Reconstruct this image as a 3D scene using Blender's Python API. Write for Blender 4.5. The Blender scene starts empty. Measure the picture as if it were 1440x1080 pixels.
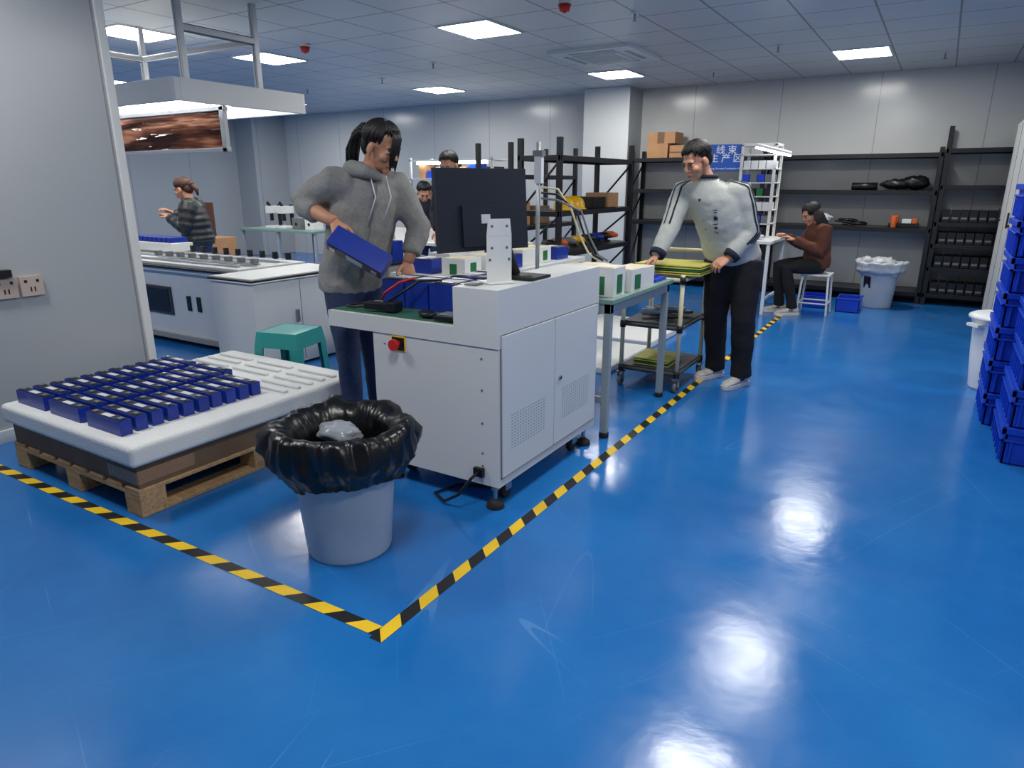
import bpy, bmesh, math, random
from mathutils import Vector, Matrix, noise
random.seed(7)
sc = bpy.context.scene
try:
    sc.view_settings.view_transform = 'Standard'
    sc.view_settings.look = 'None'
except Exception:
    pass

# ---------------------------------------------------------------- materials
def lin(c):
    return tuple(((v/255)/12.92 if v/255 <= .04045 else ((v/255+.055)/1.055)**2.4) for v in c)

def mat(name, col, rough=.5, metal=0., var=0., vscale=8., bump=0., bscale=60., coat=0., emit=0., alpha=1., trans=0., stretch=None, spec=.5):
    m = bpy.data.materials.new(name); m.use_nodes = True
    nt = m.node_tree; b = nt.nodes['Principled BSDF']
    c = lin(col) + (1,)
    b.inputs['Base Color'].default_value = c
    b.inputs['Roughness'].default_value = rough
    b.inputs['Metallic'].default_value = metal
    b.inputs['Coat Weight'].default_value = coat
    b.inputs['Specular IOR Level'].default_value = spec
    if alpha < 1: b.inputs['Alpha'].default_value = alpha
    if trans: b.inputs['Transmission Weight'].default_value = trans
    if emit:
        b.inputs['Emission Color'].default_value = c
        b.inputs['Emission Strength'].default_value = emit
    if var or bump:
        tc = nt.nodes.new('ShaderNodeTexCoord'); mp = nt.nodes.new('ShaderNodeMapping')
        nt.links.new(tc.outputs['Object'], mp.inputs[0])
        if stretch: mp.inputs['Scale'].default_value = stretch
    if var:
        n = nt.nodes.new('ShaderNodeTexNoise'); n.inputs['Scale'].default_value = vscale; n.inputs['Detail'].default_value = 4
        nt.links.new(mp.outputs[0], n.inputs[0])
        r = nt.nodes.new('ShaderNodeValToRGB')
        r.color_ramp.elements[0].position = .3; r.color_ramp.elements[1].position = .7
        r.color_ramp.elements[0].color = tuple(x*(1-var) for x in c[:3])+(1,)
        r.color_ramp.elements[1].color = tuple(min(1, x*(1+var)) for x in c[:3])+(1,)
        nt.links.new(n.outputs[0], r.inputs[0]); nt.links.new(r.outputs[0], b.inputs['Base Color'])
    if bump:
        n = nt.nodes.new('ShaderNodeTexNoise'); n.inputs['Scale'].default_value = bscale; n.inputs['Detail'].default_value = 3
        nt.links.new(mp.outputs[0], n.inputs[0])
        bp = nt.nodes.new('ShaderNodeBump'); bp.inputs['Strength'].default_value = bump; bp.inputs['Distance'].default_value = .01
        nt.links.new(n.outputs[0], bp.inputs['Height']); nt.links.new(bp.outputs[0], b.inputs['Normal'])
    return m

def N(nt, t, **k):
    n = nt.nodes.new(t)
    for a, v in k.items(): setattr(n, a, v)
    return n

def lines(nt, sock, period, offset, width):
    a = N(nt, 'ShaderNodeMath', operation='SUBTRACT'); nt.links.new(sock, a.inputs[0]); a.inputs[1].default_value = offset
    d = N(nt, 'ShaderNodeMath', operation='DIVIDE'); nt.links.new(a.outputs[0], d.inputs[0]); d.inputs[1].default_value = period
    f = N(nt, 'ShaderNodeMath', operation='FRACT'); nt.links.new(d.outputs[0], f.inputs[0])
    l = N(nt, 'ShaderNodeMath', operation='LESS_THAN'); nt.links.new(f.outputs[0], l.inputs[0]); l.inputs[1].default_value = width/period
    return l.outputs[0]

def panel_mat(name, col, linecol, rough, px=None, py=None, ox=0, oy=0, w=.012, var=.04):
    """painted panel surface with seams every px metres (world X) / py (world Y)"""
    m = mat(name, col, rough); nt = m.node_tree; b = nt.nodes['Principled BSDF']
    g = N(nt, 'ShaderNodeNewGeometry'); s = N(nt, 'ShaderNodeSeparateXYZ'); nt.links.new(g.outputs['Position'], s.inputs[0])
    outs = []
    if px: outs.append(lines(nt, s.outputs[0], px, ox, w))
    if py: outs.append(lines(nt, s.outputs[1], py, oy, w))
    o = outs[0]
    if len(outs) == 2:
        mx = N(nt, 'ShaderNodeMath', operation='MAXIMUM'); nt.links.new(outs[0], mx.inputs[0]); nt.links.new(outs[1], mx.inputs[1]); o = mx.outputs[0]
    n = N(nt, 'ShaderNodeTexNoise'); n.inputs['Scale'].default_value = 1.3; n.inputs['Detail'].default_value = 3
    nt.links.new(g.outputs['Position'], n.inputs[0])
    r = N(nt, 'ShaderNodeValToRGB'); c = lin(col)
    r.color_ramp.elements[0].color = tuple(x*(1-var) for x in c)+(1,); r.color_ramp.elements[1].color = tuple(x*(1+var) for x in c)+(1,)
    nt.links.new(n.outputs[0], r.inputs[0])
    mix = N(nt, 'ShaderNodeMix', data_type='RGBA'); nt.links.new(o, mix.inputs[0]); nt.links.new(r.outputs[0], mix.inputs[6])
    mix.inputs[7].default_value = lin(linecol)+(1,)
    nt.links.new(mix.outputs[2], b.inputs['Base Color'])
    n4 = N(nt, 'ShaderNodeTexNoise'); n4.inputs['Scale'].default_value = 2.2; n4.inputs['Detail'].default_value = 1
    nt.links.new(g.outputs['Position'], n4.inputs[0])
    bp = N(nt, 'ShaderNodeBump'); bp.inputs['Strength'].default_value = .12; bp.inputs['Distance'].default_value = .02
    nt.links.new(n4.outputs[0], bp.inputs['Height']); nt.links.new(bp.outputs[0], b.inputs['Normal'])
    return m

def floor_mat():
    m = mat('floor_blue_epoxy', (24, 112, 192), .16); nt = m.node_tree; b = nt.nodes['Principled BSDF']
    g = N(nt, 'ShaderNodeNewGeometry')
    n = N(nt, 'ShaderNodeTexNoise'); n.inputs['Scale'].default_value = .8; n.inputs['Detail'].default_value = 6; n.inputs['Roughness'].default_value = .65
    nt.links.new(g.outputs['Position'], n.inputs[0])
    r = N(nt, 'ShaderNodeValToRGB')
    r.color_ramp.elements[0].position = .3; r.color_ramp.elements[0].color = lin((20, 100, 176))+(1,)
    r.color_ramp.elements[1].position = .75; r.color_ramp.elements[1].color = lin((44, 125, 196))+(1,)
    nt.links.new(n.outputs[0], r.inputs[0])
    cur = r.outputs[0]
    for i, (rot, th, amt) in enumerate([(.35, .0012, .2), (-.9, .0010, .18), (1.25, .0010, .2), (2.0, .0009, .16), (.9, .0009, .16)]):
        mp0 = N(nt, 'ShaderNodeMapping'); mp0.inputs['Rotation'].default_value = (0, 0, rot); mp0.inputs['Location'].default_value = (i*7.3, i*3.1, 0)
        nt.links.new(g.outputs['Position'], mp0.inputs[0])
        mp = N(nt, 'ShaderNodeMapping'); mp.inputs['Scale'].default_value = (.07, 1.3, 1)
        nt.links.new(mp0.outputs[0], mp.inputs[0])
        q = N(nt, 'ShaderNodeTexNoise'); q.inputs['Scale'].default_value = 1.7; q.inputs['Detail'].default_value = 0
        nt.links.new(mp.outputs[0], q.inputs[0])
        a = N(nt, 'ShaderNodeMath', operation='SUBTRACT'); nt.links.new(q.outputs[0], a.inputs[0]); a.inputs[1].default_value = .5
        ab = N(nt, 'ShaderNodeMath', operation='ABSOLUTE'); nt.links.new(a.outputs[0], ab.inputs[0])
        lt = N(nt, 'ShaderNodeMath', operation='LESS_THAN'); nt.links.new(ab.outputs[0], lt.inputs[0]); lt.inputs[1].default_value = th
        q2 = N(nt, 'ShaderNodeTexNoise'); q2.inputs['Scale'].default_value = 1.4; q2.inputs['Detail'].default_value = 3; nt.links.new(mp0.outputs[0], q2.inputs[0])
        gt = N(nt, 'ShaderNodeMapRange'); nt.links.new(q2.outputs[0], gt.inputs[0]); gt.inputs[1].default_value = .5; gt.inputs[2].default_value = .62; gt.inputs[4].default_value = amt
        mu = N(nt, 'ShaderNodeMath', operation='MULTIPLY'); nt.links.new(lt.outputs[0], mu.inputs[0]); nt.links.new(gt.outputs[0], mu.inputs[1])
        mix = N(nt, 'ShaderNodeMix', data_type='RGBA'); nt.links.new(mu.outputs[0], mix.inputs[0]); nt.links.new(cur, mix.inputs[6]); mix.inputs[7].default_value = lin((130, 180, 225))+(1,)
        cur = mix.outputs[2]
    nt.links.new(cur, b.inputs['Base Color'])
    n3 = N(nt, 'ShaderNodeTexNoise'); n3.inputs['Scale'].default_value = 3.; n3.inputs['Detail'].default_value = 6
    nt.links.new(g.outputs['Position'], n3.inputs[0])
    mr = N(nt, 'ShaderNodeMapRange'); mr.inputs[1].default_value = .3; mr.inputs[2].default_value = .7; mr.inputs[3].default_value = .12; mr.inputs[4].default_value = .25
    nt.links.new(n3.outputs[0], mr.inputs[0]); nt.links.new(mr.outputs[0], b.inputs['Roughness'])
    n4 = N(nt, 'ShaderNodeTexNoise'); n4.inputs['Scale'].default_value = 11; n4.inputs['Detail'].default_value = 4
    nt.links.new(g.outputs['Position'], n4.inputs[0])
    bp = N(nt, 'ShaderNodeBump'); bp.inputs['Strength'].default_value = .14; bp.inputs['Distance'].default_value = .006
    nt.links.new(n4.outputs[0], bp.inputs['Height']); nt.links.new(bp.outputs[0], b.inputs['Normal'])
    return m

FLOOR = floor_mat()
CEIL = panel_mat('ceiling_tiles', (204, 207, 208), (118, 125, 132), .38, .55, .6, -3.68-.275, 5.45-.3, .016)
WALLB = panel_mat('wall_panel', (204, 207, 207), (160, 164, 166), .2, px=1.15, ox=.3, w=.01)
WALLS = panel_mat('wall_side_panel', (172, 177, 180), (134, 138, 142), .25, py=1.15, oy=.1, w=.01)  # greyer copy of the wall panel, side-wall shade put into the colour
WHITE = mat('white_powder_coat', (214, 216, 215), .4, bump=.03, bscale=300)
WHITE2 = mat('white_paint', (226, 227, 225), .45)
GREYW = mat('cabinet_grey', (160, 160, 156), .5)
SEAM = mat('seam_dark', (105, 108, 112), .6)
BLACK = mat('black_steel', (22, 23, 27), .42)
BLACKP = mat('black_plastic', (18, 18, 20), .4)
RUBBER = mat('rubber', (28, 28, 28), .7)
DARKSC = mat('monitor_shell', (30, 36, 48), .35)
STEEL = mat('steel', (170, 172, 175), .3, metal=.9)
ALU = mat('aluminium_profile', (196, 199, 202), .35, metal=.6)
BLUEC = mat('cell_blue_film', (20, 50, 150), .32, var=.12, vscale=14)
BLUECD = mat('cell_top_navy', (16, 20, 42), .4)
LABEL = mat('label_white', (205, 208, 215), .5)
CRATE = mat('crate_blue', (14, 66, 196), .38, var=.08, vscale=5)
FOAM = mat('foam_white', (222, 224, 223), .8, bump=.25, bscale=120)
CARD = mat('cardboard', (112, 88, 66), .7, var=.15, vscale=6, bump=.1, bscale=30)
CARDL = mat('cardboard_light', (176, 132, 92), .7, var=.1, vscale=6)
WOOD = mat('pallet_wood', (184, 150, 108), .75, var=.25, vscale=10, bump=.3, bscale=25, stretch=(1, 6, 6))
WOODD = mat('brown_board', (92, 56, 36), .5, var=.2, vscale=9, stretch=(6, 6, 1))
TEAL = mat('teal_plastic', (48, 150, 148), .35)
BINM = mat('bin_grey_plastic', (182, 194, 204), .35, var=.04)
BINW = mat('bin_white_plastic', (225, 228, 230), .4)
BAG = mat('black_bag', (12, 12, 14), .3, bump=.35, bscale=16)
BAGW = mat('clear_bag', (208, 212, 216), .25, bump=.6, bscale=30)
BAGC = mat('translucent_bag', (150, 156, 166), .2, bump=.6, bscale=30)
YEL = mat('tape_yellow', (238, 196, 30), .45, var=.1, vscale=5)
TBLK = mat('tape_black', (24, 24, 26), .45)
RED = mat('red', (200, 28, 24), .4)
GREEN = mat('green_mat', (52, 104, 84), .55)
GREENT = mat('table_grey_green', (120, 150, 140), .45)
GREENB = mat('green_epoxy_board', (30, 110, 62), .4)
YTRAY = mat('yellow_tray', (206, 200, 96), .4)
CREAM = mat('cream_pipe', (216, 206, 170), .4)
GREYP = mat('grey_plastic', (110, 114, 118), .5)
GREYD = mat('dark_grey_plastic', (62, 65, 70), .5)
LEGG = mat('table_leg_grey', (150, 162, 166), .4)
def amber_mat():
    m = mat('amber_curtain', (84, 48, 34), .06); nt = m.node_tree; bs = nt.nodes['Principled BSDF']
    tc = N(nt, 'ShaderNodeTexCoord'); mp = N(nt, 'ShaderNodeMapping'); mp.inputs['Scale'].default_value = (.9, 1, 7); nt.links.new(tc.outputs['Object'], mp.inputs[0])
    n = N(nt, 'ShaderNodeTexNoise'); n.inputs['Scale'].default_value = 1.6; n.inputs['Detail'].default_value = 2; nt.links.new(mp.outputs[0], n.inputs[0])
    r = N(nt, 'ShaderNodeValToRGB'); r.color_ramp.elements[0].position = .42; r.color_ramp.elements[0].color = lin((52, 30, 26))+(1,)
    r.color_ramp.elements[1].position = .66; r.color_ramp.elements[1].color = lin((196, 136, 104))+(1,)  # orange stop paints warm reflection streaks into the base colour
    e = r.color_ramp.elements.new(.54); e.color = lin((106, 62, 44))+(1,)
    nt.links.new(n.outputs[0], r.inputs[0]); nt.links.new(r.outputs[0], bs.inputs['Base Color'])
    n2 = N(nt, 'ShaderNodeTexNoise'); n2.inputs['Scale'].default_value = 2.5; nt.links.new(mp.outputs[0], n2.inputs[0])
    bp = N(nt, 'ShaderNodeBump'); bp.inputs['Strength'].default_value = .5; bp.inputs['Distance'].default_value = .03; nt.links.new(n2.outputs[0], bp.inputs['Height']); nt.links.new(bp.outputs[0], bs.inputs['Normal'])
    return m
AMBER = amber_mat()
SOCK = mat('socket_plate', (190, 172, 162), .45)
LED = mat('led_diffuser', (255, 252, 246), .5, emit=34.)
LEDT = mat('led_tube', (255, 255, 255), .5, emit=12.)
SIGNB = mat('sign_blue', (30, 92, 190), .35)
SIGNT = mat('sign_text', (240, 244, 250), .5)
ORANGE = mat('orange', (214, 96, 30), .5)
YHELM = mat('helmet_yellow', (236, 180, 20), .3)

# ---------------------------------------------------------------- builder
class B:
    def __init__(s, name):
        s.name = name; s.bm = bmesh.new(); s.mats = []; s.M = Matrix.Identity(4)
    def mi(s, m):
        if m not in s.mats: s.mats.append(m)
        return s.mats.index(m)
    def face(s, vs, m, smooth=False):
        try:
            f = s.bm.faces.new(vs); f.material_index = s.mi(m); f.smooth = smooth; return f
        except ValueError: return None
    def v(s, p): return s.bm.verts.new(s.M @ Vector(p))
    def box(s, lo, hi, m):
        x0, y0, z0 = lo; x1, y1, z1 = hi
        p = [s.v(q) for q in ((x0,y0,z0),(x1,y0,z0),(x1,y1,z0),(x0,y1,z0),(x0,y0,z1),(x1,y0,z1),(x1,y1,z1),(x0,y1,z1))]
        for f in ((3,2,1,0),(4,5,6,7),(0,1,5,4),(1,2,6,5),(2,3,7,6),(3,0,4,7)): s.face([p[i] for i in f], m)
    def boxc(s, c, size, m, rot=None):
        old = s.M.copy()
        s.M = s.M @ Matrix.Translation(Vector(c)) @ (rot.to_4x4() if rot else Matrix.Identity(4))
        h = [q/2 for q in size]; s.box((-h[0],-h[1],-h[2]), h, m); s.M = old
    def poly(s, pts, m): s.face([s.v(p) for p in pts], m)
    def tube(s, pts, r, m, seg=10, flat=1., cap=True, smooth=True, up=None):
        pts = [Vector(p) for p in pts]; n = len(pts)
        rs = r if isinstance(r, (list, tuple)) else [r]*n
        ref = Vector(up) if up else None; prev = None; rings = []
        for i, p in enumerate(pts):
            t = (pts[min(i+1, n-1)]-pts[max(i-1, 0)]).normalized()
            if prev is None:
                a = ref or (Vector((0,0,1)) if abs(t.z) < .9 else Vector((1,0,0)))
                u = (a - t*a.dot(t)).normalized()
            else:
                u = (prev - t*prev.dot(t)).normalized()
            prev = u; w = t.cross(u)
            rings.append([s.v(p+(u*math.cos(k*2*math.pi/seg)+w*flat*math.sin(k*2*math.pi/seg))*rs[i]) for k in range(seg)])
        for a, b in zip(rings, rings[1:]):
            for k in range(seg): s.face([a[k], a[(k+1)%seg], b[(k+1)%seg], b[k]], m, smooth)
        if cap: s.face(rings[0][::-1], m); s.face(rings[-1], m)
    def cyl(s, p1, p2, r, m, r2=None, seg=20): s.tube([p1, p2], [r, r if r2 is None else r2], m, seg)
    def loft(s, rings, m, seg=20, smooth=True):
        R = []
        for c, u, v in rings:
            R.append([s.v(Vector(c)+Vector(u)*math.cos(k*2*math.pi/seg)+Vector(v)*math.sin(k*2*math.pi/seg)) for k in range(seg)])
        for a, b in zip(R, R[1:]):
            for k in range(seg): s.face([a[k], a[(k+1)%seg], b[(k+1)%seg], b[k]], m, smooth)
        s.face(R[0][::-1], m); s.face(R[-1], m)
    def ell(s, c, r, m, seg=16, rg=10, rot=None):
        old = s.M.copy(); s.M = s.M @ Matrix.Translation(Vector(c)) @ (rot.to_4x4() if rot else Matrix.Identity(4))
        top = s.v((0,0,r[2])); bot = s.v((0,0,-r[2])); R = []
        for j in range(1, rg):
            t = math.pi*j/rg
            R.append([s.v((r[0]*math.sin(t)*math.cos(k*2*math.pi/seg), r[1]*math.sin(t)*math.sin(k*2*math.pi/seg), r[2]*math.cos(t))) for k in range(seg)])
        for k in range(seg):
            s.face([top, R[0][k], R[0][(k+1)%seg]], m, True); s.face([bot, R[-1][(k+1)%seg], R[-1][k]], m, True)
        for a, b in zip(R, R[1:]):
            for k in range(seg): s.face([a[k], b[k], b[(k+1)%seg], a[(k+1)%seg]], m, True)
        s.M = old
    def lathe(s, c, prof, m, seg=40, fn=None):
        R = []
        for i, (r, z) in enumerate(prof):
            ring = []
            for k in range(seg):
                a = k*2*math.pi/seg; rr, zz = (r, z) if fn is None else fn(i, a, r, z)
                ring.append(s.v((c[0]+rr*math.cos(a), c[1]+rr*math.sin(a), c[2]+zz)))
            R.append(ring)
        for a, b in zip(R, R[1:]):
            for k in range(seg): s.face([a[k], a[(k+1)%seg], b[(k+1)%seg], b[k]], m, True)
        return R
    def done(s, bevel=0, seg=2, parent=None, recenter=True, fixn=False):
        if fixn: bmesh.ops.recalc_face_normals(s.bm, faces=s.bm.faces)
        me = bpy.data.meshes.new(s.name); s.bm.to_mesh(me); s.bm.free()
        for m in s.mats: me.materials.append(m)
        ob = bpy.data.objects.new(s.name, me); sc.collection.objects.link(ob)
        if recenter and parent is None and len(me.vertices):
            xs = [v.co for v in me.vertices]
            c = Vector(((min(v.x for v in xs)+max(v.x for v in xs))/2, (min(v.y for v in xs)+max(v.y for v in xs))/2, min(v.z for v in xs)))
            me.transform(Matrix.Translation(-c)); ob.location = c
        if bevel:
            bv = ob.modifiers.new('bevel', 'BEVEL'); bv.width = bevel; bv.segments = seg; bv.limit_method = 'ANGLE'; bv.angle_limit = math.radians(50)
        if parent: ob.parent = parent
        return ob

def empty(name, loc=(0,0,0), rz=0):
    e = bpy.data.objects.new(name, None); e.empty_display_size = .1; e.location = loc; e.rotation_euler[2] = rz; sc.collection.objects.link(e); return e

def RX(a): return Matrix.Rotation(a, 3, 'X')
def RY(a): return Matrix.Rotation(a, 3, 'Y')
def RZ(a): return Matrix.Rotation(a, 3, 'Z')

# ---------------------------------------------------------------- room
CH = 2.7
XL, XRW, YF, YBK = -12.1, 2.4, -3.2, 10.0
b = B('floor'); b.box((XL-.1, YF-.1, -.1), (XRW+.1, YBK+.1, 0), FLOOR); b.done()
b = B('ceiling'); b.box((XL-.1, YF-.1, CH), (XRW+.1, YBK+.1, CH+.1), CEIL); b.done()
b = B('wall_back'); b.box((XL-.1, YBK, 0), (XRW+.1, YBK+.1, CH), WALLB); b.done()
b = B('wall_front'); b.box((XL-.1, YF-.1, 0), (XRW+.1, YF, CH), WALLB); b.done()
b = B('wall_left'); b.box((XL-.1, YF, 0), (XL, YBK, CH), WALLS); b.done()
b = B('wall_right'); b.box((XRW, YF, 0), (XRW+.1, YBK, CH), WALLS); b.done()
b = B('wall_partition'); b.box((-4.37, YF, 0), (-4.3, 2.42, CH), WALLS); b.done()
b = B('trim_partition_end'); b.box((-4.385, 2.42, 0), (-4.285, 2.47, CH), WHITE2); b.done(.004)
b = B('pillar'); b.box((-4.63, 9.5, 0), (-3.92, YBK, CH), panel_mat('pillar_panel', (214, 218, 219), (160, 166, 170), .25, px=.71, ox=-4.63, w=.012)); b.done(.008)
b = B('pillar'); b.box((XL, 9.2, 0), (XL+.55, YBK, CH), WALLS); b.done(.008)
b = B('baseboard_back'); b.box((-3.9, YBK-.012, 0), (XRW, YBK, .08), GREYP); b.done()
b = B('baseboard_left'); b.box((-4.3, YF, 0), (-4.285, 2.41, .07), WHITE2); b.done()

def led_panel(x, y, sx=.54, sy=.6):
    b = B('led_ceiling_panel')
    z = CH
    b.box((x-sx/2, y-sy/2, z-.012), (x+sx/2, y-sy/2+.02, z), WHITE2); b.box((x-sx/2, y+sy/2-.02, z-.012), (x+sx/2, y+sy/2, z), WHITE2)
    b.box((x-sx/2, y-sy/2+.02, z-.012), (x-sx/2+.02, y+sy/2-.02, z), WHITE2); b.box((x+sx/2-.02, y-sy/2+.02, z-.012), (x+sx/2, y+sy/2-.02, z), WHITE2)
    b.poly([(x-sx/2+.02, y+sy/2-.02, z-.006), (x+sx/2-.02, y+sy/2-.02, z-.006), (x+sx/2-.02, y-sy/2+.02, z-.006), (x-sx/2+.02, y-sy/2+.02, z-.006)], LED)
    b.done()
for x in (-.93, -3.68, -6.43, -9.73):
    for y in (8.45, 5.45, 1.1): led_panel(x, y)
led_panel(1.9, 5.45); led_panel(1.27, 1.1)
for x in (-.93, -6.43, -9.73): led_panel(x, 3.95)

# ceiling cassette air conditioner
b = B('ceiling_air_conditioner')
cx, cy, z = -3.25, 7.15, CH
b.box((cx-.45, cy-.45, z-.03), (cx+.45, cy+.45, z), WHITE2)
b.box((cx-.25, cy-.25, z-.045), (cx+.25, cy+.25, z-.03), WHITE)
for i in range(9): b.box((cx-.22, cy-.22+i*.05, z-.047), (cx+.22, cy-.205+i*.05, z-.045), LEGG)
for dx, dy, w, h in ((0, .34, .5, .05), (0, -.34, .5, .05), (.34, 0, .05, .5), (-.34, 0, .05, .5)):
    b.box((cx+dx-w/2, cy+dy-h/2, z-.034), (cx+dx+w/2, cy+dy+h/2, z-.03), LEGG)
b.done(.006)
for x, y in ((-5.5, 5.1), (-2.6, 4.97)):
    b = B('fire_alarm'); b.cyl((x, y, CH), (x, y, CH-.03), .045, WHITE2); b.cyl((x, y, CH-.03), (x, y, CH-.075), .05, RED, .035); b.cyl((x,y,CH-.075),(x,y,CH-.085),.012,RED); b.done()
for x, y in ((-2.3, 5.6), (-1.6, 7.6), (-5.1, 6.6), (-8, 7.4), (-.2, 8.9), (-2.6, 8.9), (-6.4, 7.2)):
    b = B('ceiling_sprinkler'); b.cyl((x, y, CH), (x, y, CH-.008), .035, WHITE2); b.cyl((x, y, CH-.008), (x, y, CH-.06), .009, STEEL); b.cyl((x, y, CH-.06), (x, y, CH-.064), .02, STEEL); b.done()

# hazard tape
def tape(b, x0, y0, x1, y1, w=.05, per=.2):
    d = Vector((x1-x0, y1-y0)); L = d.length; d.normalize(); n = Vector((-d.y, d.x)); sk = .05
    t = -.1; k = 0
    while t < L:
        a0, a1 = t, t+per/2
        def P(t_, side): 
            tt = max(0, min(L, t_+(sk if side > 0 else 0))); q = Vector((x0, y0))+d*tt+n*(w/2*side); return (q.x, q.y, .0015)
        q = [P(a0, -1), P(a1, -1), P(a1, 1), P(a0, 1)]
        if (Vector(q[0])-Vector(q[1])).length > 1e-4 or (Vector(q[2])-Vector(q[3])).length > 1e-4:
            b.poly(q, YEL if k % 2 else TBLK)
        t += per/2; k += 1
b = B('hazard_floor_tape'); tape(b, -1.335, 1.335, -1.335, 8.9); tape(b, -4.28, 1.345, -1.36, 1.375); b.done()

# wall sockets
b = B('wall_socket_outlet')
for y in (1.63, 1.76):
    b.box((-4.3, y, .795), (-4.275, y+.115, .905), SOCK)
    b.box((-4.275, y+.02, .87), (-4.273, y+.035, .885), BLACKP); b.box((-4.275, y+.08, .87), (-4.273, y+.095, .885), BLACKP)
    b.box((-4.275, y+.045, .82), (-4.273, y+.052, .845), BLACKP); b.box((-4.275, y+.065, .82), (-4.273, y+.072, .845), BLACKP)
b.box((-4.3, 1.64, .91), (-4.25, 1.72, .95), BLACKP); b.cyl((-4.27, 1.66, .93), (-4.27, 1.66, .98), .012, BLACKP)
b.done(.003)

# ---------------------------------------------------------------- battery cells
def cell(b, c, L=.27, W=.064, H=.09, rot=None):
    old = b.M.copy(); b.M = b.M @ Matrix.Translation(Vector(c)) @ (rot.to_4x4() if rot else Matrix.Identity(4))
    b.box((-L/2, -W/2, 0), (L/2, W/2, H), BLUEC)
    b.box((-L/2+.006, -W/2+.006, H), (L/2-.006, W/2-.006, H+.003), BLUECD)
    b.box((-L/2+.02, -W/2+.016, H+.003), (-L/2+.05, W/2-.016, H+.008), STEEL)
    b.box((L/2-.05, -W/2+.016, H+.003), (L/2-.02, W/2-.016, H+.008), STEEL)
    b.box((-.035, -W/2+.014, H+.003), (.04, W/2-.014, H+.0045), LABEL)
    b.M = old

# ---------------------------------------------------------------- pallet
b = B('wooden_pallet')
x0, x1, y0, y1 = -3.88, -2.76, 1.42, 2.72
for x in (x0, (x0+x1)/2-.06, x1-.12):
    for y in (y0, (y0+y1)/2-.06, y1-.12):
        b.box((x, y, .02), (x+.12, y+.12, .095), WOOD)
for y in (y0, (y0+y1)/2-.06, y1-.12): b.box((x0, y, .095), (x1, y+.12, .112), WOOD)
for x in (x0, (x0+x1)/2-.06, x1-.12): b.box((x, y0, 0), (x+.12, y1, .02), WOOD)
for i in range(8):
    x = x0+i*(x1-x0-.11)/7; b.box((x, y0, .112), (x+.11, y1, .13), WOOD)
b.done(.003)
b = B('cardboard_tray'); b.box((-3.87, 1.43, .13), (-2.77, 2.71, .238), CARD)
b.box((-2.772, 1.43, .15), (-2.768, 1.7, .21), mat('packing_tape', (150, 120, 90), .15, bump=.5, bscale=40))
b.box((-3.0, 1.426, .15), (-2.77, 1.43, .21), mat('packing_tape2', (140, 112, 84), .15, bump=.5, bscale=40)); b.done(.01)
b = B('foam_packing_tray')
b.box((-3.9, 1.40, .238), (-2.74, 2.77, .335), FOAM)
b.done(.022, 4)
b = B('foam_packing_ribs')
for i in range(3):
    for j in range(14):
        x = -3.84+i*.365; y = 1.48+j*.088
        if y > 2.36 or (i == 2 and y > 2.27): b.box((x, y, .335), (x+.3, y+.03, .35), FOAM)
b.done(.006)
b = B('battery_cells')
for i, (n) in enumerate((11, 11, 10)):
    for j in range(n):
        jx = random.uniform(-.008, .008)
        cell(b, (-3.70+i*.325+jx, 1.49+j*.077, .335), .27, .054, .068)
b.done(.002, 1)

# ---------------------------------------------------------------- bins
def bin_body(b, c, m, H=.5, r0=.165, r1=.205):
    b.lathe(c, [(0, .004), (r0-.02, .004), (r0-.004, .0), (r0, .012), (r0+(r1-r0)*.5, H*.5), (r1-.012, H-.06), (r1-.008, H-.055), (r1, H-.05), (r1+.003, H-.02), (r1+.016, H-.012), (r1+.018, H), (r1-.004, H), (r1-.016, H-.06), (r0-.008, .02), (0, .02)], m, 48)
    for a in (0.6, 0.6+math.pi):
        b.boxc((c[0]+(r1+.02)*math.cos(a), c[1]+(r1+.02)*math.sin(a), H-.06), (.04, .11, .02), m, RZ(a))
def bag(b, c, m, H=.5, r1=.21, out=.085, drop=.15, seed=0, amp=.022, fine=.5):
    prof = [(.02, H-.2), (.10, H-.21), (r1-.07, H-.17), (r1-.045, H-.08), (r1-.035, H-.02), (r1-.02, H+.012), (r1+.012, H+.032), (r1+.035, H+.036), (r1+.06, H+.02), (r1+out-.01, H-.01), (r1+out, H-.05), (r1+out-.005, H-.09), (r1+out-.025, H-drop+.02), (r1+out-.045, H-drop-.005), (r1+out-.05, H-drop-.02)]
    def fn(i, a, r, z):
        q = noise.noise(Vector((math.cos(a)*2.6+seed, math.sin(a)*2.6, i*.22)))
        q2 = noise.noise(Vector((math.cos(a)*7+seed, math.sin(a)*7, i*.3+q)))
        q3 = 1-abs(noise.noise(Vector((math.cos(a)*9+seed*2, math.sin(a)*9, i*.12))))*2
        k = .12 if i < 5 else 1
        return r+(q*amp*1.4+q2*amp*fine+q3*amp*.45*fine)*k, z+(q*amp*1.2+q2*amp*.3)*k*(1 if i > 4 else .4)-(.03*abs(q) if i >= len(prof)-2 else 0)
    b.lathe(c, prof, m, 160, fn)
def lump(b, c, r, m, seed=0, amp=.3):
    st = len(b.bm.verts); b.ell(c, r, m, 26, 16); b.bm.verts.ensure_lookup_table()
    cc = b.M @ Vector(c)
    for v in b.bm.verts[st:]:
        d = v.co-cc; q = noise.noise(v.co*22+Vector((seed, 0, 0)))+.6*noise.noise(v.co*48+Vector((seed, 3, 0))); v.co = cc+d*(1+amp*q)
b = B('trash_bin'); c = (-1.83, 1.73, 0)
bin_body(b, c, BINM, .5); bag(b, c, BAG, .5, .21, .078, .13, 1, .026, .8)
lump(b, (c[0]-.07, c[1]+.05, .455), (.1, .07, .04), BAGC, 3)
lump(b, (c[0]+.05, c[1]+.03, .40), (.1, .1, .05), BAG, 5)
a = math.radians(202)
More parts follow.
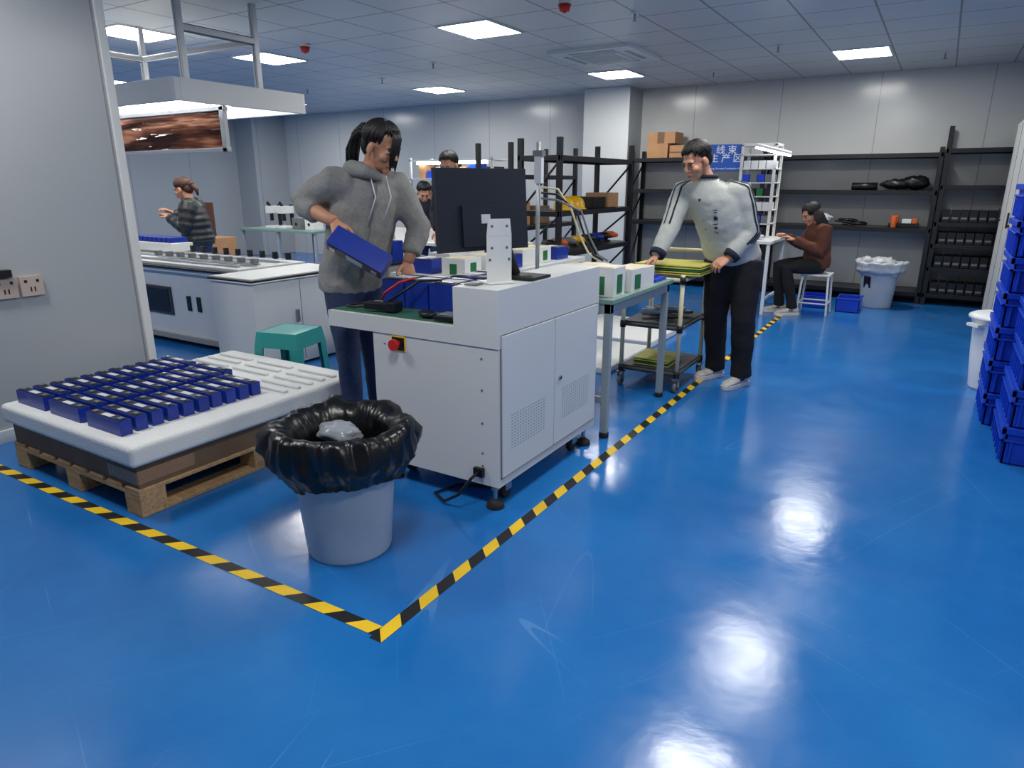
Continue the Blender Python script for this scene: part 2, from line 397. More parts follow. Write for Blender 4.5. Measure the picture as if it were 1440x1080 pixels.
b.boxc((c[0]+.186*math.cos(a), c[1]+.186*math.sin(a), .3), (.004, .09, .15), BLUECD, RZ(a) @ RY(.1))
b.boxc((c[0]+.189*math.cos(a), c[1]+.189*math.sin(a), .33), (.004, .06, .05), LABEL, RZ(a) @ RY(.1))
b.done()
b = B('trash_bin'); c = (-.5, 9.02, 0); bin_body(b, c, BINM, .5); bag(b, c, BAGW, .5, .21, .04, .1, 9, .02)
lump(b, (c[0], c[1], .5), (.15, .14, .08), BAGW, 13); lump(b, (c[0]-.14, c[1]-.1, .53), (.07, .07, .06), BAGW, 17)
a = math.radians(235); b.boxc((c[0]+.186*math.cos(a), c[1]+.186*math.sin(a), .3), (.004, .09, .13), BLUECD, RZ(a) @ RY(.1)); b.done()
b = B('trash_bin'); c = (.50, 5.72, 0); bin_body(b, c, BINW, .52, .15, .2); b.lathe(c, [(0, .53), (.2, .53), (.222, .515), (.222, .50), (.215, .50)], BINW); b.done()

# ---------------------------------------------------------------- main machine
X0, X1, Y0, Y1 = -2.17, -1.475, 2.29, 3.27
b = B('test_machine_cabinet')
b.box((X0, Y0, .11), (X1, Y1, .74), WHITE)
b.box((-2.45, Y0-.005, .74), (-1.70, 2.62, .815), WHITE)
b.box((X0, 2.62, .74), (-1.70, Y1, .815), WHITE)
b.box((-1.70, Y0-.005, .74), (X1+.003, Y1, .985), WHITE)
def frame_rect(b, X, ya, yb, za, zb, t=.004, m=SEAM):
    b.box((X-.002, ya, za), (X+.002, yb, za+t), m); b.box((X-.002, ya, zb-t), (X+.002, yb, zb), m)
    b.box((X-.002, ya, za), (X+.002, ya+t, zb), m); b.box((X-.002, yb-t, za), (X+.002, yb, zb), m)
b.box((X1, 2.31, .155), (X1+.008, 2.775, .79), WHITE); b.box((X1, 2.782, .155), (X1+.008, 3.25, .79), WHITE)
frame_rect(b, X1+.002, 2.303, 3.257, .148, .797)
b.box((X1, 2.775, .155), (X1+.003, 2.782, .79), SEAM)
for ya in (2.38, 2.86):
    for i in range(12):
        for j in range(13):
            b.box((X1+.008, ya+j*.024, .27+i*.014), (X1+.0085, ya+.014+j*.024, .275+i*.014), LEGG)
b.cyl((X1+.008, 2.83, .49), (X1+.016, 2.83, .49), .012, STEEL)
b.cyl((X1+.016, 2.83, .49), (X1+.018, 2.83, .49), .006, BLACKP)
for x, z in ((-1.56, .69), (-1.56, .55), (-1.56, .40), (-1.56, .26), (-1.56, .2), (-2.1, .69)):
    b.cyl((x, Y0, z), (x, Y0-.003, z), .005, GREYP, seg=10)
b.box((-2.055, Y0-.004, .665), (-1.975, Y0, .735), YEL)
b.box((-2.05, Y0-.006, .67), (-1.98, Y0-.004, .73), BLACKP)
b.cyl((-2.015, Y0-.006, .70), (-2.015, Y0-.03, .70), .014, RED); b.cyl((-2.015, Y0-.03, .70), (-2.015, Y0-.045, .70), .026, RED)
for x, y in ((X1-.04, Y0+.03), (X1-.04, Y1-.05), (X0+.05, Y0+.05), (X0+.05, Y1-.05)):
    b.cyl((x, y, .03), (x, y, .11), .010, STEEL, seg=12); b.cyl((x, y, .085), (x, y, .1), .02, STEEL, seg=6)
    b.cyl((x, y, 0), (x, y, .022), .042, RUBBER, .038); b.cyl((x, y, .022), (x, y, .038), .03, RUBBER, .016)
for x, y in ((X1-.06, Y0+.14), (X1-.06, Y1-.16), (X0+.07, Y0+.16), (X0+.07, Y1-.16)):
    b.cyl((x-.014, y, .036), (x+.014, y, .036), .036, RUBBER); b.box((x-.02, y-.02, .04), (x-.015, y+.03, .11), STEEL); b.box((x+.015, y-.02, .04), (x+.02, y+.03, .11), STEEL); b.box((x-.03, y-.03, .1), (x+.03, y+.03, .111), STEEL)
b.box((-1.60, Y0-.02, .15), (-1.55, Y0, .19), BLACKP)
b.tube([(-1.575, Y0-.02, .17), (-1.58, Y0-.06, .16), (-1.63, Y0-.09, .08), (-1.72, Y0-.08, .02), (-1.82, Y0-.02, .012), (-1.78, Y0+.12, .01), (-1.6, Y0+.2, .01)], .007, BLACKP)
b.done(.004)

ZD = .816
b = B('desk_mat'); b.box((-2.44, 2.31, ZD), (-1.72, 2.50, ZD+.004), GREEN); b.done()
ZM = ZD+.005
b = B('computer_mouse'); b.ell((-1.90, 2.36, ZM+.017), (.034, .055, .017), BLACKP, rot=RZ(1.2)); b.done()
b = B('barcode_scanner'); b.boxc((-2.19, 2.36, ZM+.028), (.14, .05, .035), BLACKP, RZ(.15)); b.boxc((-2.11, 2.38, ZM+.028), (.05, .075, .045), BLACKP, RZ(.15))
b.tube([(-2.26, 2.35, ZM+.02), (-2.33, 2.34, ZM+.012), (-2.4, 2.36, ZM+.01), (-2.38, 2.44, ZM+.01), (-2.3, 2.46, ZM+.01)], .006, BLACKP); b.done(.008)
b = B('card_reader'); b.boxc((-1.78, 2.37, ZM+.014), (.1, .12, .02), BLACKP, RZ(.1)); b.boxc((-1.78, 2.37, ZM+.026), (.08, .08, .006), GREYP, RZ(.1)); b.done(.003)
b = B('battery_module')
for i in range(4):
    cell(b, (-2.22+i*.145, 2.60, ZM), .2, .135, .13, RZ(math.pi/2))
b.tube([(-2.1, 2.52, .965), (-2.14, 2.46, .95), (-2.2, 2.42, .9), (-2.25, 2.45, .86)], .006, RED)
b.tube([(-1.95, 2.54, .965), (-2.0, 2.44, .97), (-2.1, 2.40, .9), (-2.2, 2.42, .85)], .006, BLACKP)
b.done(.003, 1)
b = B('battery_module')
for i in range(3): cell(b, (-2.05+i*.14, 2.95, ZM), .26, .12, .12, RZ(math.pi/2))
b.done(.003, 1)

# monitor
b = B('computer_monitor')
d = Vector((.16, .44, 0)).normalized(); ang = math.atan2(d.y, d.x)
b.M = Matrix.Translation((-1.77, 2.62, 1.285)) @ Matrix.Rotation(ang, 4, 'Z') @ Matrix.Rotation(math.radians(-4), 4, 'X')
b.box((-.25, -.014, -.18), (.25, .006, .18), DARKSC)
b.box((-.25, .006, -.18), (.25, .012, .18), BLACKP)
b.box((-.243, .0121, -.168), (.243, .013, .173), mat('screen_glass', (16, 20, 30), .1))
b.box((-.13, -.03, -.16), (.13, -.014, .02), DARKSC)
b.box((-.03, -.032, -.06), (.02, -.0305, -.02), LABEL)
b.M = Matrix.Identity(4)
b.tube([(-1.71, 2.63, 1.2), (-1.665, 2.66, 1.12), (-1.62, 2.67, .998)], .022, BLACKP, 12, flat=.6)
b.boxc((-1.585, 2.67, .9935), (.2, .17, .012), BLACKP)
b.done(.004)
b = B('monitor_wall_bracket')
b.M = Matrix.Translation((-1.585, 2.47, .987)) @ Matrix.Rotation(math.radians(58), 4, 'Z')
b.box((-.065, -.04, 0), (.065, .07, .006), WHITE2)
b.box((-.058, -.004, .006), (.058, .0, .2), WHITE2)
b.poly([(-.058, -.005, .2), (.058, -.005, .2), (.05, -.005, .27), (-.05, -.005, .27)], WHITE2); b.poly([(-.05, .001, .27), (.05, .001, .27), (.058, .001, .2), (-.058, .001, .2)], WHITE2)
for x, z in ((-.035, .24), (.035, .24), (-.035, .15), (.035, .15), (-.045, .1), (.045, .1)):
    b.cyl((x, -.0052, z), (x, -.006, z), .006, SEAM, seg=10)
b.done()
b = B('steel_ruler'); b.box((-1.68, 2.34, .987), (-1.62, 2.40, .992), GREYP); b.done()

# ---------------------------------------------------------------- table behind machine
b = B('work_table')
b.box((-2.10, 3.34, .775), (-1.42, 4.33, .80), GREENT)
b.box((-2.08, 3.36, .72), (-2.04, 4.31, .775), LEGG); b.box((-1.48, 3.36, .72), (-1.44, 4.31, .775), LEGG); b.box((-2.08, 3.36, .72), (-1.44, 3.4, .775), LEGG); b.box((-2.08, 4.27, .72), (-1.44, 4.31, .775), LEGG)
for x in (-2.08, -1.48):
    for y in (3.36, 4.27):
        b.box((x, y, .03), (x+.04, y+.04, .72), LEGG); b.cyl((x+.02, y+.02, 0), (x+.02, y+.02, .03), .028, RUBBER)
b.box((-2.07, 3.37, .2), (-2.05, 4.3, .24), LEGG); b.box((-2.07, 3.37, .2), (-1.45, 3.39, .24), LEGG)
b.done(.003)
def carton(b, c, s, rz=0, m=WHITE2, green=True):
    old = b.M.copy(); b.M = b.M @ Matrix.Translation(Vector(c)) @ Matrix.Rotation(rz, 4, 'Z')
    b.box((-s[0]/2, -s[1]/2, 0), (s[0]/2, s[1]/2, s[2]), m)
    b.box((-s[0]/2+.012, -s[1]/2+.012, s[2]), (s[0]/2-.012, s[1]/2-.012, s[2]+.003), CREAM)
    if green: b.box((s[0]/2, -.035, s[2]*.1), (s[0]/2+.003, .035, s[2]*.75), GREENB); b.box((-.03, -s[1]/2-.003, .01), (.03, -s[1]/2, s[2]*.7), GREENB)
    b.M = old
b = B('component_boxes')
for i, (x, y, h) in enumerate(((-1.54, 3.50, .16), (-1.52, 3.73, .13), (-1.53, 3.93, .12), (-1.74, 3.56, .15), (-1.76, 3.8, .13))):
    carton(b, (x, y, .80), (.17, .16, h), random.uniform(-.1, .1), green=i in (0, 1, 4))
b.done(.002)
b = B('blue_parts_tray'); b.box((-1.72, 4.1, .8), (-1.46, 4.3, .82), CRATE); b.box((-1.7, 4.12, .82), (-1.5, 4.28, .835), BLUEC); b.done(.004)
b = B('cable_pole')
b.cyl((-1.95, 3.45, .8), (-1.95, 3.45, 1.62), .012, ALU, seg=10); b.boxc((-1.95, 3.45, .806), (.1, .1, .01), STEEL)
b.boxc((-1.94, 3.44, 1.48), (.045, .03, .16), LABEL); b.boxc((-1.94, 3.44, 1.56), (.06, .04, .03), GREYP)
for k in range(3):
    o = k*.03
    b.tube([(-1.93, 3.45, 1.38-o), (-1.85, 3.5, 1.37-o), (-1.79+o, 3.56, 1.25), (-1.76+o, 3.62, 1.1), (-1.72+o, 3.66, 1.0), (-1.66+o, 3.66, .97)], .006, (CREAM, BLACKP, GREYP)[k])
b.done()

# assembly bench further back
b = B('assembly_bench')
b.box((-3.35, 3.75, .74), (-2.62, 5.5, .78), WHITE)
for x in (-3.33, -2.68):
    for y in (3.78, 4.6, 5.44): b.box((x, y, 0), (x+.04, y+.04, .74), LEGG)
b.box((-3.33, 3.78, .6), (-3.31, 5.46, .74), WHITE); b.box((-2.66, 3.78, .66), (-2.64, 5.46, .74), WHITE); b.box((-3.33, 3.78, .2), (-2.64, 5.46, .22), GREYW)
b.done(.003)
b = B('battery_modules')
for j in range(6):
    for i in range(2):
        x, y = -3.15+i*.32, 3.92+j*.26
        if (i+j) % 3: carton(b, (x, y, .78), (.2, .2, .12), 0, green=(i+j) % 2)
        else: cell(b, (x, y, .78), .26, .2, .1)
b.done(.002)

# ---------------------------------------------------------------- trolley
b = B('tube_trolley')
cx0, cx1, cy0, cy1 = -1.80, -1.39, 4.43, 4.98
def wheel(b, x, y):
    b.cyl((x-.012, y, .038), (x+.012, y, .038), .038, GREYP); b.cyl((x-.014, y, .038), (x+.014, y, .038), .022, BLACKP)
    b.box((x-.02, y-.02, .04), (x-.016, y+.02, .1), STEEL); b.box((x+.016, y-.02, .04), (x+.02, y+.02, .1), STEEL); b.box((x-.028, y-.028, .095), (x+.028, y+.028, .104), STEEL)
for x in (cx0, cx1):
    for y in (cy0, cy1):
        b.cyl((x, y, .1), (x, y, .82), .015, CREAM, seg=12); wheel(b, x, y)
        for z in (.13, .45, .78): b.cyl((x, y, z-.025), (x, y, z+.025), .021, BLACKP, seg=12)
for z in (.13, .45, .78):
    for y in (cy0, cy1): b.cyl((cx0, y, z), (cx1, y, z), .014, GREYD if z < .7 else CREAM, seg=10)
    for x in (cx0, cx1): b.cyl((x, cy0, z), (x, cy1, z), .014, GREYD if z < .7 else CREAM, seg=10)
    b.box((cx0, cy0, z+.012), (cx1, cy1, z+.024), GREYD)
for x in (cx0, cx1): b.cyl((x, cy1, .8), (x, cy1, .93), .015, CREAM, seg=12)
b.cyl((cx0, cy1, .93), (cx1, cy1, .93), .015, CREAM, seg=12)
for x in (cx0, cx1): b.ell((x, cy1, .93), (.021, .021, .021), BLACKP)
b.done()
b = B('yellow_trays')
for k in range(5): b.boxc((-1.52, 4.68, .812+k*.014), (.46, .42-.01*k, .008), YTRAY if k != 2 else GREENB, RZ(random.uniform(-.05, .05)))
b.done()
b = B('yellow_trays')
for k in range(4): b.boxc((-1.6, 4.62, .162+k*.014), (.26, .3, .008), YTRAY if k != 1 else GREENB, RZ(random.uniform(-.05, .05)))
b.done()
b = B('metal_brackets')
for k in range(14): b.boxc((-1.61+random.uniform(-.12, .12), 4.68+random.uniform(-.2, .2), .488+(k % 4)*.02), (.14, .05, .024), STEEL if k % 2 else GREYP, RZ(random.uniform(-.8, .8)))
b.done(.003)
b = B('foam_board'); b.box((-2.95, 5.6, 0), (-2.0, 6.6, .06), FOAM); b.done(.01)
b = B('foam_board'); b.box((-2.55, 4.6, 0), (-1.98, 5.5, .05), FOAM); b.done(.01)

# ---------------------------------------------------------------- teal stool
b = B('plastic_stool'); c = Vector((-3.60, 3.005, 0)); h = .465
b.M = Matrix.Translation(c) @ Matrix.Rotation(.25, 4, 'Z')
b.box((-.15, -.15, h-.02), (.15, .15, h), TEAL)
for k in range(4):
    a = k*math.pi/2
    R = Matrix.Rotation(a, 4, 'Z'); old = b.M.copy(); b.M = b.M @ R
    b.poly([(-.15, -.15, h), (.15, -.15, h), (.165, -.165, h-.1), (-.165, -.165, h-.1)], TEAL)
    b.poly([(-.16, -.155, h-.1), (.16, -.155, h-.1), (.145, -.14, h-.01), (-.145, -.14, h-.01)], TEAL)
    for s in (-1, 1):
        b.poly([(s*.165, -.165, h-.1), (s*.1, -.165, h-.1), (s*.13, -.18, 0), (s*.18, -.18, 0)], TEAL)
        b.poly([(s*.18, -.17, 0), (s*.13, -.17, 0), (s*.1, -.155, h-.1), (s*.165, -.155, h-.1)], TEAL)
    b.M = old
b.done(.006)

# ---------------------------------------------------------------- laser machine on the left
b = B('laser_welding_machine')
b.box((-8.2, 3.52, .06), (-4.72, 4.22, .66), WHITE2)
b.box((-8.2, 3.48, .66), (-4.72, 4.22, .69), WHITE2); b.box((-8.2, 3.46, .69), (-4.72, 4.22, .71), BLACKP)
b.box((-8.2, 3.50, .71), (-4.74, 4.20, .735), WHITE)
for i in range(3): b.box((-8.1, 3.58+i*.2, .735), (-4.85, 3.61+i*.2, .755), STEEL)
b.box((-6.25, 3.505, .27), (-5.72, 3.52, .52), GREYD)
b.box((-6.22, 3.500, .29), (-5.75, 3.506, .50), BLACKP)
for x in (-5.5, -5.36): b.box((x, 3.508, .33), (x+.05, 3.52, .46), BLACKP)
b.box((-8.2, 3.5, .05), (-4.72, 3.522, .10), GREYW)
b.box((-8.1, 3.6, 0), (-4.8, 4.15, .06), BLACKP)
b.done(.004)
b = B('cell_magazine'); b.box((-7.5, 3.95, .76), (-6.3, 4.17, .84), WHITE2); 
for i in range(14): b.box((-7.45+i*.08, 3.97, .84), (-7.39+i*.08, 4.15, .89), BLUEC)
b.done(.003)
b = B('control_cabinet')
b.box((-4.7, 3.22, .02), (-4.22, 4.2, .69), WHITE); b.box((-4.715, 3.2, .69), (-4.2, 4.22, .70), WHITE2); b.box((-4.715, 3.2, .70), (-4.2, 4.22, .715), BLACKP); b.box((-4.70, 3.22, .715), (-4.22, 4.2, .725), WHITE2)
b.box((-4.222, 3.66, .04), (-4.218, 3.665, .68), SEAM); b.box((-4.218, 3.6, .35), (-4.205, 3.63, .45), STEEL)
b.box((-4.68, 3.24, 0), (-4.24, 4.18, .02), BLACKP)
b.done(.004)
b = B('grey_cabinet'); b.box((-4.7, 4.26, .02), (-4.1, 5.1, .70), GREYW); b.box((-4.7, 4.26, .70), (-4.08, 5.1, .72), BLACKP); b.box((-4.68, 4.28, 0), (-4.15, 5.08, .02), BLACKP)
b.box((-4.1, 4.72, .05), (-4.096, 4.725, .68), SEAM); b.box((-4.1, 4.64, .4), (-4.08, 4.67, .5), STEEL); b.done(.004)
b = B('blue_cell_stack')
for i in range(3): b.box((-4.45, 4.35+i*.17, .72), (-4.15, 4.5+i*.17, .90), BLUEC); b.box((-4.44, 4.36+i*.17, .90), (-4.16, 4.49+i*.17, .903), BLUECD)
b.done(.004)
b = B('rail_machine_fixtures')
for i in range(9):
    x = -6.2+i*.17; b.box((x, 3.7, .76), (x+.05, 3.75, .80), GREYP); b.box((x+.01, 4.06, .76), (x+.04, 4.10, .82), BLACKP)
b.box((-6.25, 3.69, .756), (-4.8, 3.76, .76), STEEL); b.box((-6.25, 4.05, .756), (-4.8, 4.11, .76), STEEL)
b.done(.002)

# overhead aluminium frame with lamp
b = B('overhead_lamp_frame')
xa, xb, ya, yb = -6.3, -4.58, 3.05, 4.2
t = .04
for x0_, x1_, y0_, y1_ in ((xa, xb, ya, ya+t), (xa, xb, yb-t, yb), (xa, xa+t, ya+t, yb-t), (xb-t, xb, ya+t, yb-t)):
    b.box((x0_, y0_, 1.95), (x1_, y1_, 2.1), WHITE2)
b.box((xa+t, ya+t, 2.06), (xb-t, yb-t, 2.09), WHITE2)
for y in (3.3, 3.62, 3.94): b.cyl((xa+.1, y, 2.03), (xb-.1, y, 2.03), .014, LEDT, seg=8)
for x, y in ((-4.67, 3.2), (-4.67, 3.83), (-6.15, 3.2), (-6.15, 3.83)): b.box((x-.022, y-.022, 2.09), (x+.022, y+.022, CH), ALU); b.box((x-.003, y-.024, 2.1), (x+.003, y+.024, CH), GREYP)
for x in (-4.67, -6.15):
    b.box((x-.02, 3.22, 2.42), (x+.02, 3.81, 2.46), ALU); b.box((x-.003, 3.22, 2.41), (x+.003, 3.81, 2.47), GREYP)
for y in (3.83,): b.box((-6.13, y-.02, 2.42), (-4.69, y+.02, 2.46), ALU)
b.box((-6.2, 3.46, 1.66), (-4.68, 3.466, 1.95), AMBER)
b.box((-6.2, 3.445, 1.63), (-4.62, 3.48, 1.66), ALU); b.box((-4.68, 3.445, 1.63), (-4.63, 3.48, 1.95), ALU); b.box((-6.2, 3.445, 1.92), (-4.62, 3.48, 1.95), ALU)
for x in (-4.65, -6.1): b.box((x-.015, 3.45, 1.93), (x+.015, 3.475, 2.07), ALU)
b.done(.003)

# ---------------------------------------------------------------- racks
def rack(name, x0, x1, y0, y1, h, zs, long='X', pw=.05, posts=None, braces=True, m=BLACK):
    b = B(name)
    if long == 'X': P = [(x, y) for x in (posts or (x0, x1-pw)) for y in (y0, y1-pw)]
    else: P = [(x, y) for x in (x0, x1-pw) for y in (posts or (y0, y1-pw))]
    for x, y in P: b.box((x, y, 0), (x+pw, y+pw, h), m); b.box((x-.01, y-.01, 0), (x+pw+.01, y+pw+.01, .006), m)
    for z in zs:
        b.box((x0, y0+.004, z-.05), (x1, y0+.03, z), m); b.box((x0, y1-.03, z-.05), (x1, y1-.004, z), m)
        b.box((x0+.004, y0, z-.05), (x0+.03, y1, z), m); b.box((x1-.03, y0, z-.05), (x1-.004, y1, z), m)
        b.box((x0+.02, y0+.02, z-.012), (x1-.02, y1-.02, z-.002), m)
    if braces:
        if long == 'X':
            for x in sorted(set(p[0] for p in P)):
                for za, zb in zip(zs, zs[1:]): b.tube([(x+pw/2, y0+pw/2, za), (x+pw/2, y1-pw/2, zb-.05)], .012, m, 6)
        else:
            for y in sorted(set(p[1] for p in P)):
                for za, zb in zip(zs, zs[1:]):
                    b.tube([(x0+pw/2, y+pw/2, za), (x1-pw/2, y+pw/2, zb-.05)], .012, m, 6)
    return b.done(.002, 1)
rack('storage_rack', -3.60, -3.12, 5.95, 7.78, 1.82, (.25, .74, 1.14, 1.66), 'Y')
rack('storage_rack', -4.75, -4.25, 6.9, 8.6, 1.85, (.3, .9, 1.5), 'Y')
SZ = (.14, .89, 1.32, 1.74)
rack('storage_rack', -3.86, -2.0, 9.47, 9.97, 1.85, SZ)
rack('storage_rack', -1.95, -.06, 9.47, 9.97, 1.8, SZ, posts=(-1.95, -.11))
rack('storage_rack', -.05, 1.9, 9.47, 9.97, 2.02, SZ[:1]+(.45, .72, .97, 1.38, 1.78), posts=(-.05, .95, 1.85))
b = B('parts_drawer_organiser')
for z0 in (.142, .452, .722, .972):
    for i in range(9):
        x = .02+i*.09; b.box((x, 9.5, z0), (x+.08, 9.8, z0+.13), BLACKP); b.box((x+.01, 9.497, z0+.03), (x+.07, 9.5, z0+.055), GREYP)
b.done(.003, 1)
b = B('cardboard_box')
b.box((-3.62, 9.5, 1.742), (-3.33, 9.85, 1.93), CARDL); b.box((-3.30, 9.5, 1.742), (-3.08, 9.8, 1.9), CARDL); b.box((-3.3, 9.499, 1.80), (-3.08, 9.5, 1.82), CARD)
b.done(.004)
b = B('cardboard_box'); b.box((-3.64, 9.55, 1.932), (-3.25, 9.9, 2.08), CARDL)
b.box((-3.5, 9.549, 1.932), (-3.4, 9.55, 2.08), CARD); b.done(.004)
b = B('black_sheet_roll'); b.cyl((-.98, 9.62, 1.366), (-.7, 9.62, 1.366), .045, BLACKP); b.cyl((-.985, 9.62, 1.366), (-.98, 9.62, 1.366), .028, GREYP); b.done()
b = B('folded_black_bags')
lump(b, (-.48, 9.68, 1.39), (.18, .1, .06), BLACKP, 2, .25); lump(b, (-.30, 9.68, 1.41), (.15, .11, .08), BLACKP, 4, .2); b.done()
b = B('black_cable_coil')
for k in range(9): 
    r = .09+random.uniform(-.02, .02); cx_ = -.95+random.uniform(-.1, .12); cy_ = 9.66
    b.tube([(cx_+r*math.cos(a_/12*2*math.pi), cy_+r*.8*math.sin(a_/12*2*math.pi), .905+k*.008) for a_ in range(13)], .008, BLACKP, 6, cap=False)
b.done()
b = B('tool_box_orange'); b.box((-.52, 9.55, .892), (-.2, 9.75, .94), BLACKP); b.box((-.5, 9.56, .94), (-.42, 9.72, 1.03), ORANGE); b.box((-.38, 9.56, .94), (-.28, 9.72, .99), WHITE2); b.box((-.27, 9.56, .94), (-.22, 9.7, 1.0), ORANGE)
b.cyl((-.46, 9.5, .892), (-.46, 9.5, 1.02), .03, ORANGE); b.done(.004)
b = B('plastic_bag'); lump(b, (-1.3, 9.65, .975), (.14, .1, .065), BAGW, 21, .25); b.done()
b = B('power_tools')
for k, (y, m) in enumerate(((6.1, BLACKP), (6.3, ORANGE), (6.5, GREYP), (6.75, YHELM), (7.0, BLACKP), (7.2, BLUEC), (7.4, BLACKP), (7.6, ORANGE))):
    x = -3.3; b.tube([(x-.08, y, .81), (x+.02, y, .82), (x+.09, y, .815)], [.045, .04, .018], m, 12); b.tube([(x-.05, y, .80), (x-.06, y, .745)], [.02, .026], BLACKP, 8); b.boxc((x-.06, y, .75), (.09, .06, .018), BLACKP)
b.done()
def helmet(b, c, m):
    b.lathe(c, [(0, .13), (.05, .125), (.09, .095), (.108, .05), (.112, .01), (.13, .0), (.13, -.006), (.105, .0)], m, 24)
b = B('safety_helmets'); helmet(b, (-3.28, 6.35, 1.147), YHELM); helmet(b, (-3.3, 6.62, 1.147), YHELM); b.done()
b = B('storage_cases'); b.box((-3.5, 6.9, 1.142), (-3.2, 7.2, 1.26), BLACKP); b.box((-3.5, 7.3, 1.142), (-3.22, 7.6, 1.3), CARDL); b.done(.006)
b = B('cardboard_box'); b.box((-4.7, 7.0, .902), (-4.35, 7.5, 1.18), CARDL); b.box((-4.7, 7.7, .902), (-4.4, 8.1, 1.12), CARD); b.done(.005)

# ---------------------------------------------------------------- tall white cabinet, crates on the right
b = B('tall_white_cabinet')
b.box((.56, 7.3, .05), (1.05, 9.25, 2.0), WHITE2); b.box((.58, 7.32, 0), (1.03, 9.23, .05), GREYW)
for y in (7.93, 8.6): b.box((.557, y, .08), (.56, y+.006, 1.97), SEAM)
for y in (7.85, 9.1): b.box((.53, y, 1.0), (.545, y+.03, 1.14), BLACKP); b.box((.545, y+.01, 1.01), (.56, y+.02, 1.03), BLACKP)
b.done(.006)
def crate_stack(x, y, n, sx=.4, sy=.6, h=.2, name='plastic_crate_stack'):
    b = B(name)
    for k in range(n):
        dx, dy = random.uniform(-.012, .012), random.uniform(-.012, .012); z = k*h
        old = b.M.copy(); b.M = Matrix.Translation((x+sx/2+dx, y+sy/2+dy, z))
        a, c_ = sx/2, sy/2; w = .012; ta = .02
        b.box((-a+ta, -c_+ta, 0), (a-ta, c_-ta, .008), CRATE)
        for s_ in (-1, 1):
            b.box((min(s_*(a-ta), s_*(a-ta-w)), -c_+ta, .0), (max(s_*(a-ta), s_*(a-ta-w)), c_-ta, h-.002), CRATE)
            b.box((-a+ta, min(s_*(c_-ta), s_*(c_-ta-w)), .0), (a-ta, max(s_*(c_-ta), s_*(c_-ta-w)), h-.002), CRATE)
            for zz, tt in ((h-.035, .033), (h-.075, .01)):
                b.box((min(s_*a, s_*(a-ta)), -c_, zz), (max(s_*a, s_*(a-ta)), c_, zz+tt), CRATE)
                b.box((-a, min(s_*c_, s_*(c_-ta)), zz), (a, max(s_*c_, s_*(c_-ta)), zz+tt), CRATE)
            for q in range(6):
                yy = -c_+.05+q*(2*c_-.1)/5; b.box((min(s_*(a-.004), s_*(a-ta)), yy-.006, .01), (max(s_*(a-.004), s_*(a-ta)), yy+.006, h-.07), CRATE)
            for q in range(4):
                xx = -a+.05+q*(2*a-.1)/3; b.box((xx-.006, min(s_*(c_-.004), s_*(c_-ta)), .01), (xx+.006, max(s_*(c_-.004), s_*(c_-ta)), h-.07), CRATE)
        b.M = old
    return b.done(.002, 1)
crate_stack(.45, 4.10, 7); crate_stack(.385, 4.76, 7); crate_stack(.90, 4.15, 6)
b = B('blue_basket')
b.box((-.86, 8.42, 0), (-.62, 8.75, .012), CRATE)
for lo, hi in (((-.86, 8.42, 0), (-.848, 8.75, .16)), ((-.632, 8.42, 0), (-.62, 8.75, .16)), ((-.86, 8.42, 0), (-.62, 8.432, .16)), ((-.86, 8.738, 0), (-.62, 8.75, .16))): b.box(lo, hi, CRATE)
b.box((-.87, 8.41, .14), (-.61, 8.42, .16), CRATE); b.box((-.87, 8.75, .14), (-.61, 8.76, .16), CRATE); b.done(.003)
b = B('blue_basket')
b.box((-1.25, 8.55, 0), (-.98, 8.85, .012), CRATE)
for lo, hi in (((-1.25, 8.55, 0), (-1.238, 8.85, .14)), ((-.992, 8.55, 0), (-.98, 8.85, .14)), ((-1.25, 8.55, 0), (-.98, 8.562, .14)), ((-1.25, 8.838, 0), (-.98, 8.85, .14))): b.box(lo, hi, CRATE)
b.done(.003)

# ---------------------------------------------------------------- wire-harness bench
b = B('wiring_workbench')
b.box((-2.2, 7.75, .77), (-1.50, 8.62, .80), WHITE2)
for x in (-2.18, -1.55):
    for y in (7.77, 8.57): b.box((x, y, 0), (x+.035, y+.035, .77), WHITE2)
b.box((-2.18, 7.78, .15), (-2.15, 8.6, .18), WHITE2); b.box((-1.55, 7.78, .15), (-1.52, 8.6, .18), WHITE2)
for x in (-2.02, -1.66):
    for y in (8.22, 8.55): b.box((x, y, .8), (x+.03, y+.03, 1.82), WHITE2)
for z in (.95, 1.1, 1.25, 1.4, 1.55, 1.7): b.box((-2.02, 8.22, z), (-1.63, 8.58, z+.012), WHITE2)
b.box((-2.02, 8.22, 1.80), (-1.63, 8.58, 1.83), WHITE2)
b.tube([(-1.80, 7.95, 1.80), (-1.50, 8.3, 1.72)], .022, WHITE2, 8); b.tube([(-1.80, 7.95, 1.775), (-1.50, 8.3, 1.695)], .014, LEDT, 8)
b.tube([(-1.65, 8.24, 1.78), (-1.65, 8.12, 1.76)], .012, WHITE2, 8)
cols = [CRATE, BLACKP, WHITE2, GREYP, GREENB, WHITE2]
for k, z in enumerate((.962, 1.112, 1.262, 1.412, 1.562)):
    for i in range(4): b.box((-1.98+i*.082, 8.23, z), (-1.905+i*.082, 8.5, z+.085), cols[(i*3+k*2) % 6])
BENCH = b.done(.003)
b = B('wire_pile')
lump(b, (-1.75, 8.0, .835), (.12, .1, .028), LABEL, 31, .2); b.box((-2.05, 7.9, .8), (-1.9, 8.05, .88), GREYP); b.cyl((-1.95, 7.85, .8), (-1.95, 7.85, .9), .03, CRATE); b.done()
b = B('cardboard_box'); b.box((-2.1, 8.0, 0), (-1.7, 8.4, .28), CARDL); b.done(.005)

